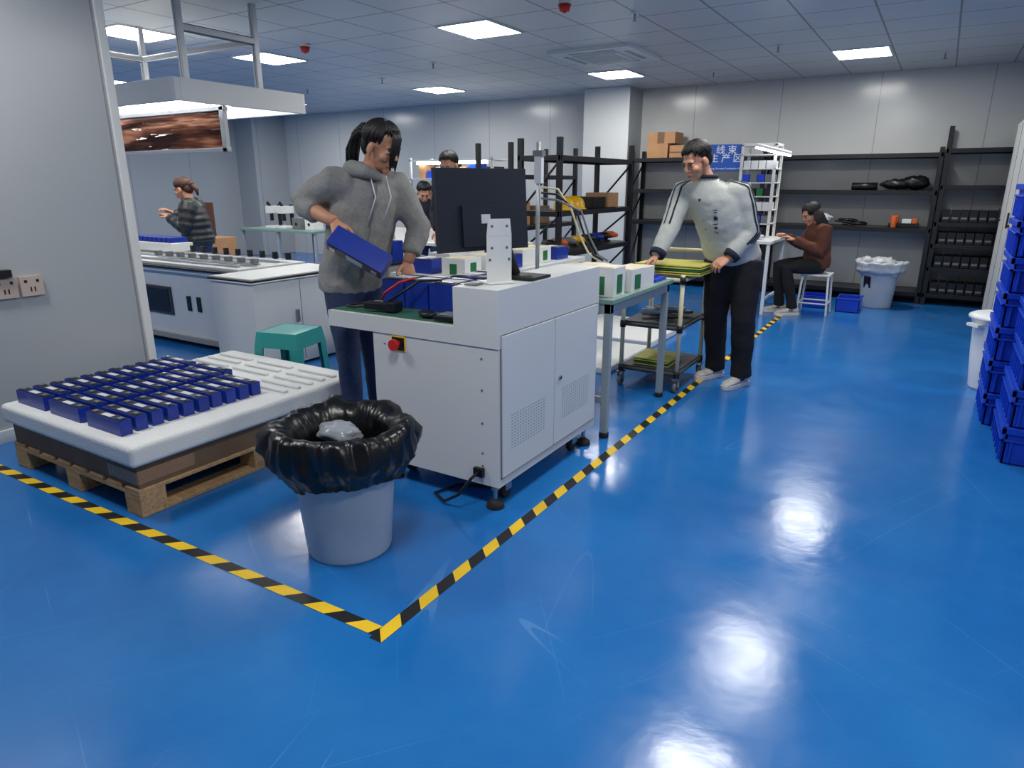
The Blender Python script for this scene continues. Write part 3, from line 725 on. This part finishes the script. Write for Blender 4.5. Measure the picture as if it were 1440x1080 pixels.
# white-framed stool
b = B('metal_stool'); sx, sy = -1.06, 8.18
b.box((sx-.15, sy-.15, .43), (sx+.15, sy+.15, .45), WHITE2)
for i, (ax, ay) in enumerate(((-1, -1), (1, -1), (1, 1), (-1, 1))):
    b.tube([(sx+ax*.13, sy+ay*.13, .43), (sx+ax*.155, sy+ay*.155, 0)], .012, WHITE2, 8)
    bx, by = ((1, -1), (1, 1), (-1, 1), (-1, -1))[i]
    b.tube([(sx+ax*.148, sy+ay*.148, .13), (sx+bx*.148, sy+by*.148, .13)], .009, WHITE2, 8)
b.done(.004)

# signs
def sign(name, c, w, h, rz, text, sub, size, pole=None, parent=None):
    e = empty(name, c, rz)
    b = B('panel'); b.box((-w/2, -.006, -h/2), (w/2, .006, h/2), SIGNB)
    if pole is not None: b.box((-.012, .006, -c[2]+pole), (.012, .03, h/2), ALU); b.box((-.1, -.08, -c[2]+pole), (.1, .1, -c[2]+pole+.01), ALU)
    b.done(.002, parent=e, recenter=False)
    for tx, sz, zz in ((text, size, h*.12), (sub, size*.3, -h*.40)):
        cu = bpy.data.curves.new('lettering', 'FONT'); cu.body = tx; cu.size = sz; cu.align_x = 'CENTER'; cu.align_y = 'CENTER'; cu.extrude = .001; cu.offset = sz*.01; cu.space_line = .9
        o = bpy.data.objects.new('lettering', cu); cu.materials.append(SIGNT); sc.collection.objects.link(o); o.parent = e
        o.location = (0, -.0075, zz); o.rotation_euler = (math.pi/2, 0, 0)
    if parent:
        bpy.context.view_layer.update(); e.parent = parent; e.matrix_parent_inverse = parent.matrix_world.inverted()
sign('area_sign', (-2.18, 8.2, 1.68), .36, .29, .35, '线 束\n生 产 区', 'Wiring Harness Production Area', .1, parent=BENCH)
sign('area_sign', (-4.95, 5.45, 1.5), .26, .22, .45, '辅材预\n处理区', 'Auxiliary Process Area', .08, pole=0)

# back-left work area
b = B('prep_table')
b.box((-8.4, 6.3, .77), (-6.9, 7.0, .80), GREENT)
for x in (-8.38, -7.65, -6.94):
    for y in (6.32, 6.94): b.box((x, y, 0), (x+.035, y+.035, .77), LEGG)
b.done(.003)
b = B('bench_microscope')
for x in (-8.0, -7.75):
    b.box((x-.08, 6.5, .80), (x+.08, 6.75, .83), WHITE2); b.box((x-.02, 6.68, .83), (x+.02, 6.72, 1.12), BLACKP); b.box((x-.05, 6.5, 1.0), (x+.05, 6.7, 1.1), WHITE2); b.cyl((x, 6.56, .9), (x, 6.56, 1.0), .025, BLACKP); b.cyl((x, 6.5, 1.15), (x, 6.56, 1.08), .02, BLACKP)
b.done(.004)
b = B('soldering_station')
for x in (-7.45, -7.2): b.box((x-.08, 6.5, .80), (x+.08, 6.68, .95), GREYP if x < -7.3 else WHITE2); b.cyl((x, 6.5, .87), (x, 6.49, .87), .02, BLACKP)
b.done(.004)
b = B('wooden_board'); b.box((-8.95, 6.0, 0), (-8.55, 6.04, 1.15), WOODD); b.box((-8.95, 6.04, 0), (-8.90, 6.3, .04), WOODD); b.done(.004)
b = B('cardboard_box'); b.box((-8.35, 5.5, 0), (-7.9, 5.95, .42), CARDL); b.box((-8.3, 5.55, .42), (-7.95, 5.9, .72), CARDL); b.done(.005)
b = B('component_shelf')
for x in (-6.6, -5.2):
    for y in (7.9, 8.4): b.box((x, y, 0), (x+.035, y+.035, 1.75), WHITE2)
for z in (.75, 1.15, 1.45, 1.7): b.box((-6.6, 7.9, z), (-5.165, 8.435, z+.02), WHITE2)
b.box((-6.5, 7.95, 1.66), (-5.3, 8.0, 1.69), LEDT)
for i in range(9):
    for z in (.77, 1.17, 1.47): b.box((-6.5+i*.145, 8.0, z), (-6.39+i*.145, 8.3, z+.1+.05*((i*7+int(z*10)) % 3)), (WHITE2, GREYP, CRATE, BLACKP, CARDL)[(i*3+int(z*10)) % 5])
b.done(.003)
b = B('prep_table'); b.box((-5.6, 5.7, .77), (-4.3, 6.25, .8), WHITE2)
for x in (-5.58, -4.36):
    for y in (5.72, 6.19): b.box((x, y, 0), (x+.035, y+.035, .77), WHITE2)
b.done(.003)
b = B('cell_boxes')
for i in range(6): carton(b, (-5.45+i*.2, 5.95, .8), (.15, .2, .12), 0, green=i % 2)
b.done(.002)

# ---------------------------------------------------------------- people
YAW = math.radians(31.6)
fw = Vector((-math.sin(YAW), math.cos(YAW), 0)); rt = Vector((math.cos(YAW), math.sin(YAW), 0))
SKIN = mat('skin', (200, 144, 114), .5, var=.05, vscale=20)
LIP = mat('lips', (168, 104, 90), .45)
EYEW = mat('eye_white', (225, 222, 218), .3); IRIS = mat('iris', (30, 20, 16), .2)
HAIRB = mat('hair_black', (18, 15, 15), .42, bump=.5, bscale=90, stretch=(3, 3, .4))
HAIRR = mat('hair_brown', (74, 46, 32), .45, bump=.5, bscale=90, stretch=(3, 3, .4))
def lp(a, b_, t): return a.lerp(b_, t)

def rm(b, parent, voxel=.012, it=5, disp=0, dsize=.07):
    ob = b.done(parent=parent, recenter=False)
    r = ob.modifiers.new('remesh', 'REMESH'); r.mode = 'VOXEL'; r.voxel_size = voxel; r.use_smooth_shade = True
    s = ob.modifiers.new('smooth', 'SMOOTH'); s.factor = .5; s.iterations = it
    if disp:
        tx = bpy.data.textures.new('folds', 'CLOUDS'); tx.noise_scale = dsize; tx.noise_depth = 2
        d = ob.modifiers.new('folds', 'DISPLACE'); d.texture = tx; d.strength = disp; d.mid_level = .5; d.texture_coords = 'LOCAL'
    return ob

def ribbon(name, pts, wdir, w, m, target, parent, off=.004, n=5):
    """strip of cloth laid on a garment (shrinkwrapped to it)"""
    P = []
    pts = [Vector(p) for p in pts]; wdir = Vector(wdir).normalized()
    for a, c in zip(pts, pts[1:]):
        for q in range(n): P.append(a.lerp(c, q/n))
    P.append(pts[-1])
    b = B(name); rows = []
    for i, p in enumerate(P):
        t = (P[min(i+1, len(P)-1)]-P[max(i-1, 0)]).normalized(); wd = (wdir-t*wdir.dot(t)).normalized()
        rows.append([b.v(p+wd*w*(k/3-.5)) for k in range(4)])
    for a, c in zip(rows, rows[1:]):
        for k in range(3): b.face([a[k], a[k+1], c[k+1], c[k]], m, True)
    ob = b.done(parent=parent, recenter=False)
    s = ob.modifiers.new('wrap', 'SHRINKWRAP'); s.target = target; s.wrap_method = 'NEAREST_SURFACEPOINT'; s.wrap_mode = 'ABOVE_SURFACE'; s.offset = off
    return ob

def build_head(parent, c, hf, neck, skin, hair, style, k=1.):
    y = Vector(hf).normalized(); x = y.cross(Vector((0, 0, 1))).normalized(); z = x.cross(y)
    M = Matrix((x, y, z)).transposed().to_4x4(); M = Matrix.Translation(c) @ M @ Matrix.Scale(k, 4)
    b = B('head'); b.M = M
    b.ell((0, -.012, .03), (.073, .09, .083), skin); b.ell((0, .022, -.025), (.06, .062, .08), skin); b.ell((0, .03, -.07), (.045, .048, .045), skin)
    b.ell((0, .062, -.098), (.022, .02, .018), skin); b.ell((0, .07, .02), (.05, .018, .02), skin)
    b.tube([(0, .082, .012), (0, .095, -.012), (0, .103, -.03)], [.009, .011, .014], skin, 10); b.ell((-.012, .09, -.034), (.009, .011, .008), skin); b.ell((.012, .09, -.034), (.009, .011, .008), skin)
    for s in (-1, 1):
        b.ell((s*.038, .06, -.03), (.022, .022, .022), skin); b.ell((s*.077, -.005, -.012), (.011, .02, .032), skin, rot=RX(-.2)); b.ell((s*.074, -.004, -.035), (.01, .012, .014), skin)
    b.ell((0, .082, -.062), (.024, .012, .014), skin)
    nb = M.inverted() @ neck
    b.tube([(0, -.03, -.03), (0, -.025, -.09), lp(Vector((0, -.025, -.09)), nb, .6), nb], [.052, .05, .052, .06], skin, 16)
    rm(b, parent, .0045, 4)
    b = B('face_details'); b.M = M
    b.ell((0, .0935, -.0585), (.021, .006, .0045), LIP); b.ell((0, .0925, -.067), (.018, .007, .0055), LIP)
    for s in (-1, 1):
        b.ell((s*.030, .0735, .0), (.0145, .012, .0075), EYEW); b.ell((s*.030, .083, -.001), (.006, .004, .006), IRIS)
        b.tube([(s*.014, .088, .020), (s*.03, .089, .025), (s*.047, .079, .020)], [.003, .004, .002], hair, 6)
        b.tube([(s*.016, .084, .006), (s*.03, .0865, .0105), (s*.046, .077, .004)], .0022, IRIS, 6)
    b.done(parent=parent, recenter=False)
    b = B('hair'); b.M = M
    b.ell((0, -.03, .042), (.083, .088, .083), hair, 20, 12)
    b.ell((0, -.06, -.005), (.07, .055, .075), hair, 16, 10)
    n = 230
    for i in range(n):
        ph = 2*math.pi*i/n+random.uniform(-.05, .05); fr = abs(((ph+math.pi) % (2*math.pi))-math.pi)
        if style == 'short': end = 30 if fr < .8 else (10 if fr < 1.7 else -28)
        elif style == 'long': end = 28 if fr < .75 else -20
        else: end = 30 if fr < .9 else (-5 if fr < 1.8 else -30)
        end += random.uniform(-8, 8)
        cc = Vector((0, -.016, .036)); pts = []; q0 = random.uniform(0, .035)
        for j in range(7):
            e = math.radians(88+(end-88)*j/6); q = 1+q0+(.03 if j < 6 else -.03)
            pts.append(cc+Vector((math.cos(e)*math.sin(ph)*.081*q, math.cos(e)*math.cos(ph)*.096*q, math.sin(e)*.084*q)))
        b.tube(pts, [.004, .006, .007, .0068, .006, .005, .0015], hair, 5)
    if style == 'pony':
        for k_ in range(16):
            ox, oz = random.uniform(-.02, .02), random.uniform(-.02, .02)
            b.tube([(ox*.5, -.10, .03+oz*.5), (ox, -.145, .035+oz), (ox*1.3, -.175, -.01+oz), (ox*1.3, -.175+oz, -.09), (ox, -.15+oz, -.18+oz*2)], [.012, .013, .013, .010, .002], hair, 6)
        b.tube([(0, -.108, .033), (0, -.122, .035)], .028, RED, 10)
    if style == 'bun': b.ell((0, -.11, .02), (.04, .045, .04), hair); b.tube([(0, -.13, .0), (0, -.15, -.06), (0, -.14, -.12)], [.03, .025, .008], hair, 10)
    if style == 'long':
        for i in range(60):
            ph = math.pi+(i/59-.5)*3.7; sx_, sy_ = .084*math.sin(ph), .09*math.cos(ph)-.015
            L = .33+random.uniform(-.05, .03)
            b.tube([(sx_, sy_, .03), (sx_*1.15, sy_*1.12, -.08), (sx_*1.2, sy_*1.2, -.18), (sx_*1.1, sy_*1.15, -L)], [.009, .012, .012, .003], hair, 6)
    b.done(parent=parent, recenter=False)
    return M

def build_hand(parent, wrist, dirv, palm_n, thumb_side, skin, curl=.6, k=1., name='hand'):
    x = Vector(dirv).normalized(); n = Vector(palm_n); n = (n-x*n.dot(x)).normalized(); y = n.cross(x)
    if y.dot(Vector(thumb_side)) < 0: y = -y
    def P(a, s_, c_): return wrist+(x*a+y*s_+n*c_)*k
    b = B(name)
    b.loft([(P(-.03, 0, 0), y*.024*k, n*.02*k), (P(.0, 0, 0), y*.026*k, n*.019*k), (P(.04, 0, 0), y*.037*k, n*.016*k), (P(.082, -.001, 0), y*.041*k, n*.013*k), (P(.092, -.001, 0), y*.036*k, n*.009*k)], skin, 14)
    for i, (s_, L, cu) in enumerate(((.031, .072, .8), (.0105, .080, 1.), (-.0105, .074, 1.08), (-.031, .058, 1.15))):
        a0 = .082-(.006 if i in (0, 3) else 0); ang = 0; pts = [P(.06, s_*.9, 0), P(a0, s_, 0)]; px, pc = a0, 0
        for j, fl in enumerate((.45, .32, .23)):
            ang += curl*cu*(.75, 1., .7)[j]; px += math.cos(ang)*L*fl; pc += math.sin(ang)*L*fl; pts.append(P(px, s_*(1+.12*(j+1)/3), pc))
        b.tube(pts, [.009*k, .0098*k, .0088*k, .008*k, .0064*k], skin, 10)
    b.tube([P(.012, .018, .004), P(.035, .042, .012), P(.058, .056, .02), P(.078, .058, .03)], [.013*k, .012*k, .010*k, .007*k], skin, 10)
    return rm(b, parent, .0035, 2)

def shoe(parent, ankle, d, m, sole, name):
    d = Vector((d[0], d[1], 0)).normalized(); L = Vector((-d.y, d.x, 0)); a = Vector((ankle.x, ankle.y, 0)); up = Vector((0, 0, 1))
    b = B(name)
    R = []
    for t, w, h in ((-.075, .022, .045), (-.065, .034, .065), (-.02, .038, .075), (.04, .038, .06), (.1, .045, .045), (.15, .044, .035), (.18, .03, .022), (.19, .012, .012)):
        R.append((a+d*t+up*(.022+h*.5), L*w, up*h*.5))
    b.loft(R, m, 16); b.tube([a+up*.06, a+up*.13], [.042, .040], m, 14)
    rm(b, parent, .006, 3)
    b = B(name+'_sole'); 
    prof = [(-.082, .02), (-.07, .036), (-.02, .041), (.04, .04), (.1, .048), (.15, .046), (.185, .03), (.196, .01)]
    ou = [a+d*t+L*w for t, w in prof]+[a+d*t-L*w for t, w in prof[::-1]]
    lo = [b.v(p) for p in ou]; hi = [b.v(p+up*.03) for p in ou]
    b.face(lo[::-1], sole); b.face(hi, sole)
    for i in range(len(ou)): b.face([lo[i], lo[(i+1) % len(ou)], hi[(i+1) % len(ou)], hi[i]], sole)
    if name.startswith('shoe') and m is WSHOE:
        for s_ in (-1, 1): b.boxc(a+d*.03+L*s_*.04+up*.055, (.05, .006, .012), NAVY, Matrix((d, L, up)).transposed())
    b.done(.003, parent=parent, recenter=False)

def person(name, D0, s0, J, fv, hf, topm, pantm, shoem, hair, style, w=1., sleeve=1., toe=None, puffer=False, hemdrop=.06, hk=1., disp=.016, handn=None, legw=1., loose=1., cuff=None):
    base = fw*D0+rt*s0
    e = empty(name, base, YAW)
    J = {k: Vector((v[0]-s0, v[1], v[2])) for k, v in J.items()}
    fv = Vector(fv).normalized(); up = Vector((0, 0, 1)); cuff = cuff or {}
    lat = (J['sR']-J['sL']).normalized()
    pel, ch, nk = J['pel'], J['ch'], J['nk']
    def fr(dirv, lt): 
        f = lt.cross(dirv); f.normalize()
        if f.dot(fv) < 0: f = -f
        return f
    latp = fv.cross(up).normalized()
    b = B('top_garment')
    axis = (ch-pel).normalized(); ax2 = (nk-ch).normalized()
    seq = [(pel-axis*hemdrop, .160*loose, .120*loose, latp), (pel-axis*(hemdrop-.03), .168*loose, .126*loose, latp), (pel-axis*(hemdrop-.05), .176*loose, .132*loose, latp), (pel+axis*.05, .176*loose, .132*loose, latp), (lp(pel, ch, .45), .168*loose, .126*loose, lp(latp, lat, .5)), (lp(pel, ch, .75), .173*loose, .13*loose, lat), (ch, .18, .13, lat), (lp(ch, nk, .45), .168, .115, lat), (lp(ch, nk, .78), .12, .085, lat), (nk, .068, .064, lat), (nk+ax2*.02, .060, .058, lat)]
    if puffer:
        new = []
        for i in range(len(seq)-3):
            a_, b_ = seq[i], seq[i+1]
            for q in range(4):
                t = q/4; bul = 1.0+(.055 if q in (1, 2) else -.015)
                new.append((lp(a_[0], b_[0], t), (a_[1]*(1-t)+b_[1]*t)*bul, (a_[2]*(1-t)+b_[2]*t)*bul, lp(a_[3], b_[3], t)))
        seq = new+seq[-3:]
    rings = []
    for c_, a_, bb, lt in seq:
        lt = lt.normalized(); rings.append((c_, lt*a_*w, fr(axis, lt)*bb*w))
    b.loft(rings, topm, 24)
    for s_ in 'RL':
        S, E, W = J['s'+s_], J['e'+s_], J['w'+s_]; cf = cuff.get(s_, .97)
        inner = lp(lp(ch, nk, .55), S, .55)
        pts = [inner, S, lp(S, E, .35), lp(S, E, .75), E, lp(E, W, cf*.3), lp(E, W, cf*.7), lp(E, W, cf*.93), lp(E, W, cf)]
        rs = [.075, .074, .066, .058, .056, .055, .049, .046, .038]
        if cf < .6: rs[-3:] = [.055, .052, .047]
        if puffer:
            np_, nr = [], []
            for i in range(len(pts)-2):
                for q in range(2): np_.append(lp(pts[i], pts[i+1], q/2)); nr.append((rs[i]*(1-q/2)+rs[i+1]*q/2)*(1.06 if q else .96))
            pts, rs = np_+pts[-2:], nr+rs[-2:]
        b.tube(pts, [r*sleeve*w for r in rs], topm, 16)
    garment = rm(b, e, .010, 4 if not puffer else 1, disp if not puffer else 0, .07)
    b = B('trousers')
    hR, hL = J['hR'], J['hL']; mid = lp(hR, hL, .5)
    b.loft([(mid+up*.1, latp*.135*w, fv*.10*w), (mid+up*.04, latp*.158*w, fv*.118*w), (mid-up*.03, latp*.155*w, fv*.12*w), (mid-up*.09, latp*.11*w, fv*.09*w)], pantm, 20)
    for s_ in 'RL':
        H_, K, A = J['h'+s_], J['k'+s_], J['a'+s_]
        b.tube([H_, lp(H_, K, .3), lp(H_, K, .75), K, lp(K, A, .3), lp(K, A, .8), A+up*-.02], [r*legw*w for r in (.095, .088, .07, .063, .062, .055, .058)], pantm, 16)
    rm(b, e, .010, 4, .012, .09)
    for s_ in 'RL': shoe(e, J['a'+s_], (toe or {}).get(s_, fv), shoem, SOLE, 'shoe_'+s_.lower())
    M = build_head(e, J['hd'], hf, nk-ax2*.03, SKIN, hair, style, hk)
    for s_ in 'RL':
        E, W = J['e'+s_], J['w'+s_]; hn = (handn or {}).get(s_, {})
        if cuff.get(s_, 1) < .9:
            b = B('forearm_'+s_.lower()); b.tube([lp(E, W, .1), lp(E, W, .4), lp(E, W, .75), W], [.042, .041, .031, .026], SKIN, 14); b.done(parent=e, recenter=False)
        d = hn.get('d', (W-E).normalized()); build_hand(e, lp(E, W, .98), d, hn.get('n', (0, 0, -1)), hn.get('t', fv), SKIN, hn.get('c', .5), hk, 'hand_'+s_.lower())
    return e, J, M, garment
SOLE = mat('shoe_sole', (215, 215, 210), .5)
GHOOD = mat('grey_hoodie_fabric', (142, 142, 140), .9, var=.12, vscale=90, bump=.25, bscale=160)
GSWEAT = mat('grey_sweatshirt_fabric', (176, 180, 176), .9, var=.05, vscale=90, bump=.2, bscale=160)
JEANS = mat('denim', (46, 60, 94), .85, var=.15, vscale=60, bump=.2, bscale=150)
BPANT = mat('black_trousers_fabric', (18, 18, 22), .85, bump=.2, bscale=100)
PUFF = mat('puffer_nylon', (40, 43, 44), .4)
BROWNJ = mat('brown_jacket', (96, 54, 36), .85, bump=.3, bscale=120)
BLKSH = mat('black_shirt', (24, 28, 44), .85)
NAVY = mat('navy_stripe', (26, 32, 52), .85)
WSHOE = mat('shoe_white', (206, 204, 198), .5, var=.2, vscale=30)
DSHOE = mat('shoe_dark', (34, 34, 38), .5)

# woman in grey hoodie
J = dict(pel=(-.84, 0, .93), ch=(-.765, 0, 1.27), nk=(-.715, -.02, 1.455), hd=(-.645, -.05, 1.575),
         sR=(-.905, -.08, 1.40), sL=(-.605, .08, 1.385), eR=(-1.085, .0, 1.30), wR=(-.865, -.20, 1.215), eL=(-.49, .06, 1.17), wL=(-.545, -.04, 1.0),
         hR=(-.90, -.04, .88), hL=(-.78, .04, .88), kR=(-.88, -.07, .48), kL=(-.77, .06, .48), aR=(-.88, -.02, .09), aL=(-.76, .1, .09))
e1, J1, M1, G1 = person('woman_in_grey_hoodie', 3.6, -.84, J, (.5, -.85, 0), (.82, -.5, -.42), GHOOD, JEANS, DSHOE, HAIRB, 'pony', sleeve=1.15, loose=1.05, hemdrop=.07, cuff={'R': .45, 'L': .75},
    handn={'R': dict(d=(.45, -.55, -.62), n=(.15, .25, -1), t=(.9, .3, 0), c=.65), 'L': dict(d=(.05, -.35, -.9), n=(.2, -.9, -.1), t=(-1, 0, 0), c=.45)})
b = B('hood'); nk = J1['nk']
b.tube([nk+Vector(p) for p in ((.07, -.07, -.03), (.0, -.095, .0), (-.08, -.05, .015), (-.105, .03, .01), (-.06, .1, .01), (.03, .11, 0), (.09, .05, -.02))], [.02, .035, .045, .05, .045, .035, .02], GHOOD, 12)
b.ell(nk+Vector((-.1, .05, -.04)), (.07, .08, .07), GHOOD)
rm(b, e1, .01, 3)
f = Vector((.5, -.85, 0)).normalized(); ch1, pl1 = J1['ch'], J1['pel']
ribbon('zip', [nk+f*.1+Vector((0, 0, -.05)), ch1+f*.16, lp(ch1, pl1, .5)+f*.16, pl1+f*.16], f.cross(Vector((0, 0, 1))), .014, GREYP, G1, e1)
b = B('draw_cords')
for s in (-.03, .04): b.tube([nk+f*.09+Vector((s, s*.5, -.02)), nk+f*.15+Vector((s, s*.5, -.12)), ch1+f*.165+Vector((s, s*.5, -.05))], .0035, LABEL, 6)
b.done(parent=e1, recenter=False)
b = B('fringe'); b.M = M1
for i in range(13):
    a_ = -.62+i*.07
    x_, y_ = .07*math.sin(a_+.3), .088*math.cos(a_*.8)
    b.tube([(x_*.8, y_*.75, .105), (x_*1.15, y_*1.03, .07), (x_*1.25, y_*1.14, .0), (x_*1.3, y_*1.24, -.05-.05*random.random())], [.005, .006, .005, .0015], HAIRB, 5)
b.done(parent=e1, recenter=False)
# held cell
b = B('battery_cell')
cpos = fw*3.325+rt*(-.74)+Vector((0, 0, 1.08))
dx_ = (rt*.84+Vector((0, 0, -.46))+fw*-.12).normalized(); nz = (fw*-.75+Vector((0, 0, .5))+rt*.2); nz = (nz-dx_*nz.dot(dx_)).normalized(); ny = nz.cross(dx_)
Rm = Matrix((dx_, ny, nz)).transposed()
b.M = Matrix.Translation(cpos) @ Rm.to_4x4()
b.box((-.15, -.055, -.035), (.15, .055, .035), BLUEC)
for sg in (-1, 1):
    for (xa_, xb_, za_, h0, h1, m_) in ((-.142, .142, .028, .055, .058, BLUECD), (-.04, .05, .02, .058, .0595, LABEL), (-.13, -.10, .015, .058, .062, STEEL), (.10, .13, .015, .058, .062, STEEL)):
        b.box((xa_, min(sg*h0, sg*h1), -za_), (xb_, max(sg*h0, sg*h1), za_), m_)
b.M = Matrix.Identity(4); b.done(.002)

# man with the trolley
J = dict(pel=(1.53, .03, .93), ch=(1.385, -.02, 1.25), nk=(1.285, -.05, 1.43), hd=(1.20, -.09, 1.545),
         sR=(1.165, .07, 1.34), sL=(1.515, -.08, 1.34), eR=(1.07, -.04, 1.11), wR=(.965, -.14, .93), eL=(1.60, -.10, 1.08), wL=(1.455, -.14, .92),
         hR=(1.47, .06, .89), hL=(1.61, -.01, .89), kR=(1.47, .10, .48), kL=(1.62, -.06, .47), aR=(1.53, .20, .09), aL=(1.645, -.04, .09))
e2, J2, M2, G2 = person('man_in_grey_sweatshirt', 4.72, 1.5, J, (-.55, -.83, 0), (-.80, -.45, -.5), GSWEAT, BPANT, WSHOE, HAIRB, 'short', w=1.04, sleeve=1.1, loose=1.06, legw=1.25, hemdrop=.05, disp=.011,
    toe={'R': (-.85, -.5), 'L': (-.8, -.6)},
    handn={'R': dict(d=(-.75, -.25, -.55), n=(.3, -.2, -1), t=(-.3, -1, 0), c=.35), 'L': dict(d=(-.85, -.1, -.45), n=(-.3, .3, -.8), t=(0, 1, .3), c=.6)})
up = Vector((0, 0, 1))
for k_, (ang_) in enumerate((-.42, .0, .42)):
    S, E, W = J2['sL'], J2['eL'], J2['wL']; ax = (E-S).normalized(); o = Vector((.75, -.65, .1)); o = (o-ax*o.dot(ax)).normalized(); o = Matrix.Rotation(ang_, 3, ax) @ o
    P0 = lp(J2['nk'], S, .5)+up*.07+Vector((-.02, -.035*(k_-1), 0))
    ribbon('sleeve_stripe', [P0, lp(P0, S+o*.09, .6)+up*.015, S+o*.09+up*.01, lp(S, E, .35)+o*.085, lp(S, E, .75)+o*.08, E+o*.078, lp(E, W, .5)+o*.07], ax.cross(o), .016, NAVY, G2, e2, .003)
for k_, (ang_) in enumerate((-.3, .3)):
    S, E, W = J2['sR'], J2['eR'], J2['wR']; ax = (E-S).normalized(); o = Vector((-.6, -.7, .2)); o = (o-ax*o.dot(ax)).normalized(); o = Matrix.Rotation(ang_, 3, ax) @ o
    ribbon('sleeve_stripe', [lp(J2['nk'], S, .5)+up*.06, S+o*.09, lp(S, E, .4)+o*.085, E+o*.075], ax.cross(o), .013, NAVY, G2, e2, .003)
b = B('cuffs')
for s_ in 'LR':
    E, W = J2['e'+s_], J2['w'+s_]; b.tube([lp(E, W, .82), lp(E, W, .97)], [.060, .052], NAVY, 16)
b.tube([J2['nk']+Vector((math.cos(a_*math.pi/8)*.068, math.sin(a_*math.pi/8)*.066, .014)) for a_ in range(17)], .012, NAVY, 8, cap=False)
b.done(parent=e2, recenter=False)
f = Vector((-.55, -.83, 0)).normalized(); l = f.cross(up)
for dx, dz, w_, h_ in ((.075, .04, .016, .016), (-.03, -.02, .032, .006), (-.03, -.032, .024, .006), (-.03, -.07, .024, .024), (-.03, -.10, .034, .006), (-.03, -.13, .02, .022), (-.03, -.16, .04, .006), (-.03, -.172, .03, .005), (.06, -.09, .022, .008), (.06, -.15, .016, .016)):
    c_ = J2['ch']+l*dx+f*.15+up*dz+(J2['pel']-J2['ch'])*(-dz*.4)
    ribbon('chest_print', [c_+up*h_/2, c_-up*h_/2], l, w_, NAVY, G2, e2, .005, 8)

# seated woman
J = dict(pel=(3.36, 0, .56), ch=(3.345, 0, .82), nk=(3.30, 0, .97), hd=(3.235, 0, 1.085),
         sR=(3.36, .16, .93), sL=(3.34, -.16, .92), eR=(3.24, .14, .74), wR=(3.03, .06, .84), eL=(3.30, -.2, .70), wL=(3.04, -.10, .82),
         hR=(3.34, .08, .54), hL=(3.34, -.09, .54), kR=(2.98, .10, .53), kL=(2.99, -.11, .52), aR=(3.04, .10, .09), aL=(3.10, -.12, .09))
person('seated_woman', 7.53, 3.36, J, (-1, -.05, 0), (-.85, -.12, -.45), BROWNJ, BPANT, WSHOE, HAIRB, 'long', w=.98, sleeve=1.1, loose=1.05, hemdrop=.05, hk=.97)
# woman in puffer jacket
J = dict(pel=(-3.37, 0, .82), ch=(-3.39, 0, 1.08), nk=(-3.42, 0, 1.235), hd=(-3.475, 0, 1.345),
         sR=(-3.42, .16, 1.17), sL=(-3.38, -.16, 1.17), eR=(-3.48, .2, .98), wR=(-3.66, .08, 1.10), eL=(-3.40, -.22, .95), wL=(-3.62, -.08, 1.06),
         hR=(-3.37, .08, .78), hL=(-3.37, -.08, .78), kR=(-3.39, .09, .43), kL=(-3.39, -.09, .43), aR=(-3.36, .09, .08), aL=(-3.36, -.09, .08))
person('woman_in_puffer_jacket', 7.42, -3.37, J, (-1, .15, 0), (-.9, .1, -.3), PUFF, JEANS, DSHOE, HAIRR, 'bun', w=.98, sleeve=1.22, loose=1.12, puffer=True, hemdrop=.06, hk=.95)
# men behind the monitor
J = dict(pel=(-.42, 0, .93), ch=(-.47, -.03, 1.25), nk=(-.53, -.06, 1.43), hd=(-.58, -.10, 1.56),
         sR=(-.66, -.03, 1.37), sL=(-.30, .0, 1.38), eR=(-.72, -.10, 1.14), wR=(-.68, -.26, .98), eL=(-.26, -.08, 1.12), wL=(-.36, -.22, .95),
         hR=(-.50, 0, .9), hL=(-.34, 0, .9), kR=(-.51, 0, .48), kL=(-.33, 0, .48), aR=(-.51, .03, .09), aL=(-.33, .03, .09))
person('man_in_dark_shirt', 6.6, -.42, J, (-.1, -1, 0), (-.3, -.9, -.4), BLKSH, JEANS, DSHOE, HAIRB, 'short')
J = dict(pel=(-1.03, 0, .85), ch=(-1.05, -.05, 1.08), nk=(-1.06, -.12, 1.22), hd=(-1.05, -.17, 1.30),
         sR=(-1.24, -.04, 1.18), sL=(-.88, -.04, 1.18), eR=(-1.27, -.12, .98), wR=(-1.15, -.25, .88), eL=(-.85, -.12, .98), wL=(-.96, -.25, .88),
         hR=(-1.11, 0, .82), hL=(-.95, 0, .82), kR=(-1.12, 0, .45), kL=(-.94, 0, .45), aR=(-1.12, .03, .09), aL=(-.94, .03, .09))
person('man_leaning_over_bench', 8.55, -1.03, J, (.1, -1, 0), (.2, -.8, -.6), BLKSH, JEANS, DSHOE, HAIRB, 'short')

# ---------------------------------------------------------------- world + camera
w = bpy.data.worlds.new('world'); sc.world = w; w.use_nodes = True
w.node_tree.nodes['Background'].inputs[0].default_value = (.6, .65, .7, 1); w.node_tree.nodes['Background'].inputs[1].default_value = .3
cam = bpy.data.cameras.new('camera'); co = bpy.data.objects.new('camera', cam); sc.collection.objects.link(co); sc.camera = co
cam.sensor_width = 36; cam.lens = 950/1440*36; cam.clip_start = .05; cam.clip_end = 60
p = math.atan(282/950)
co.location = (0, 0, 1.4); co.rotation_euler = (math.pi/2-p, 0, YAW)
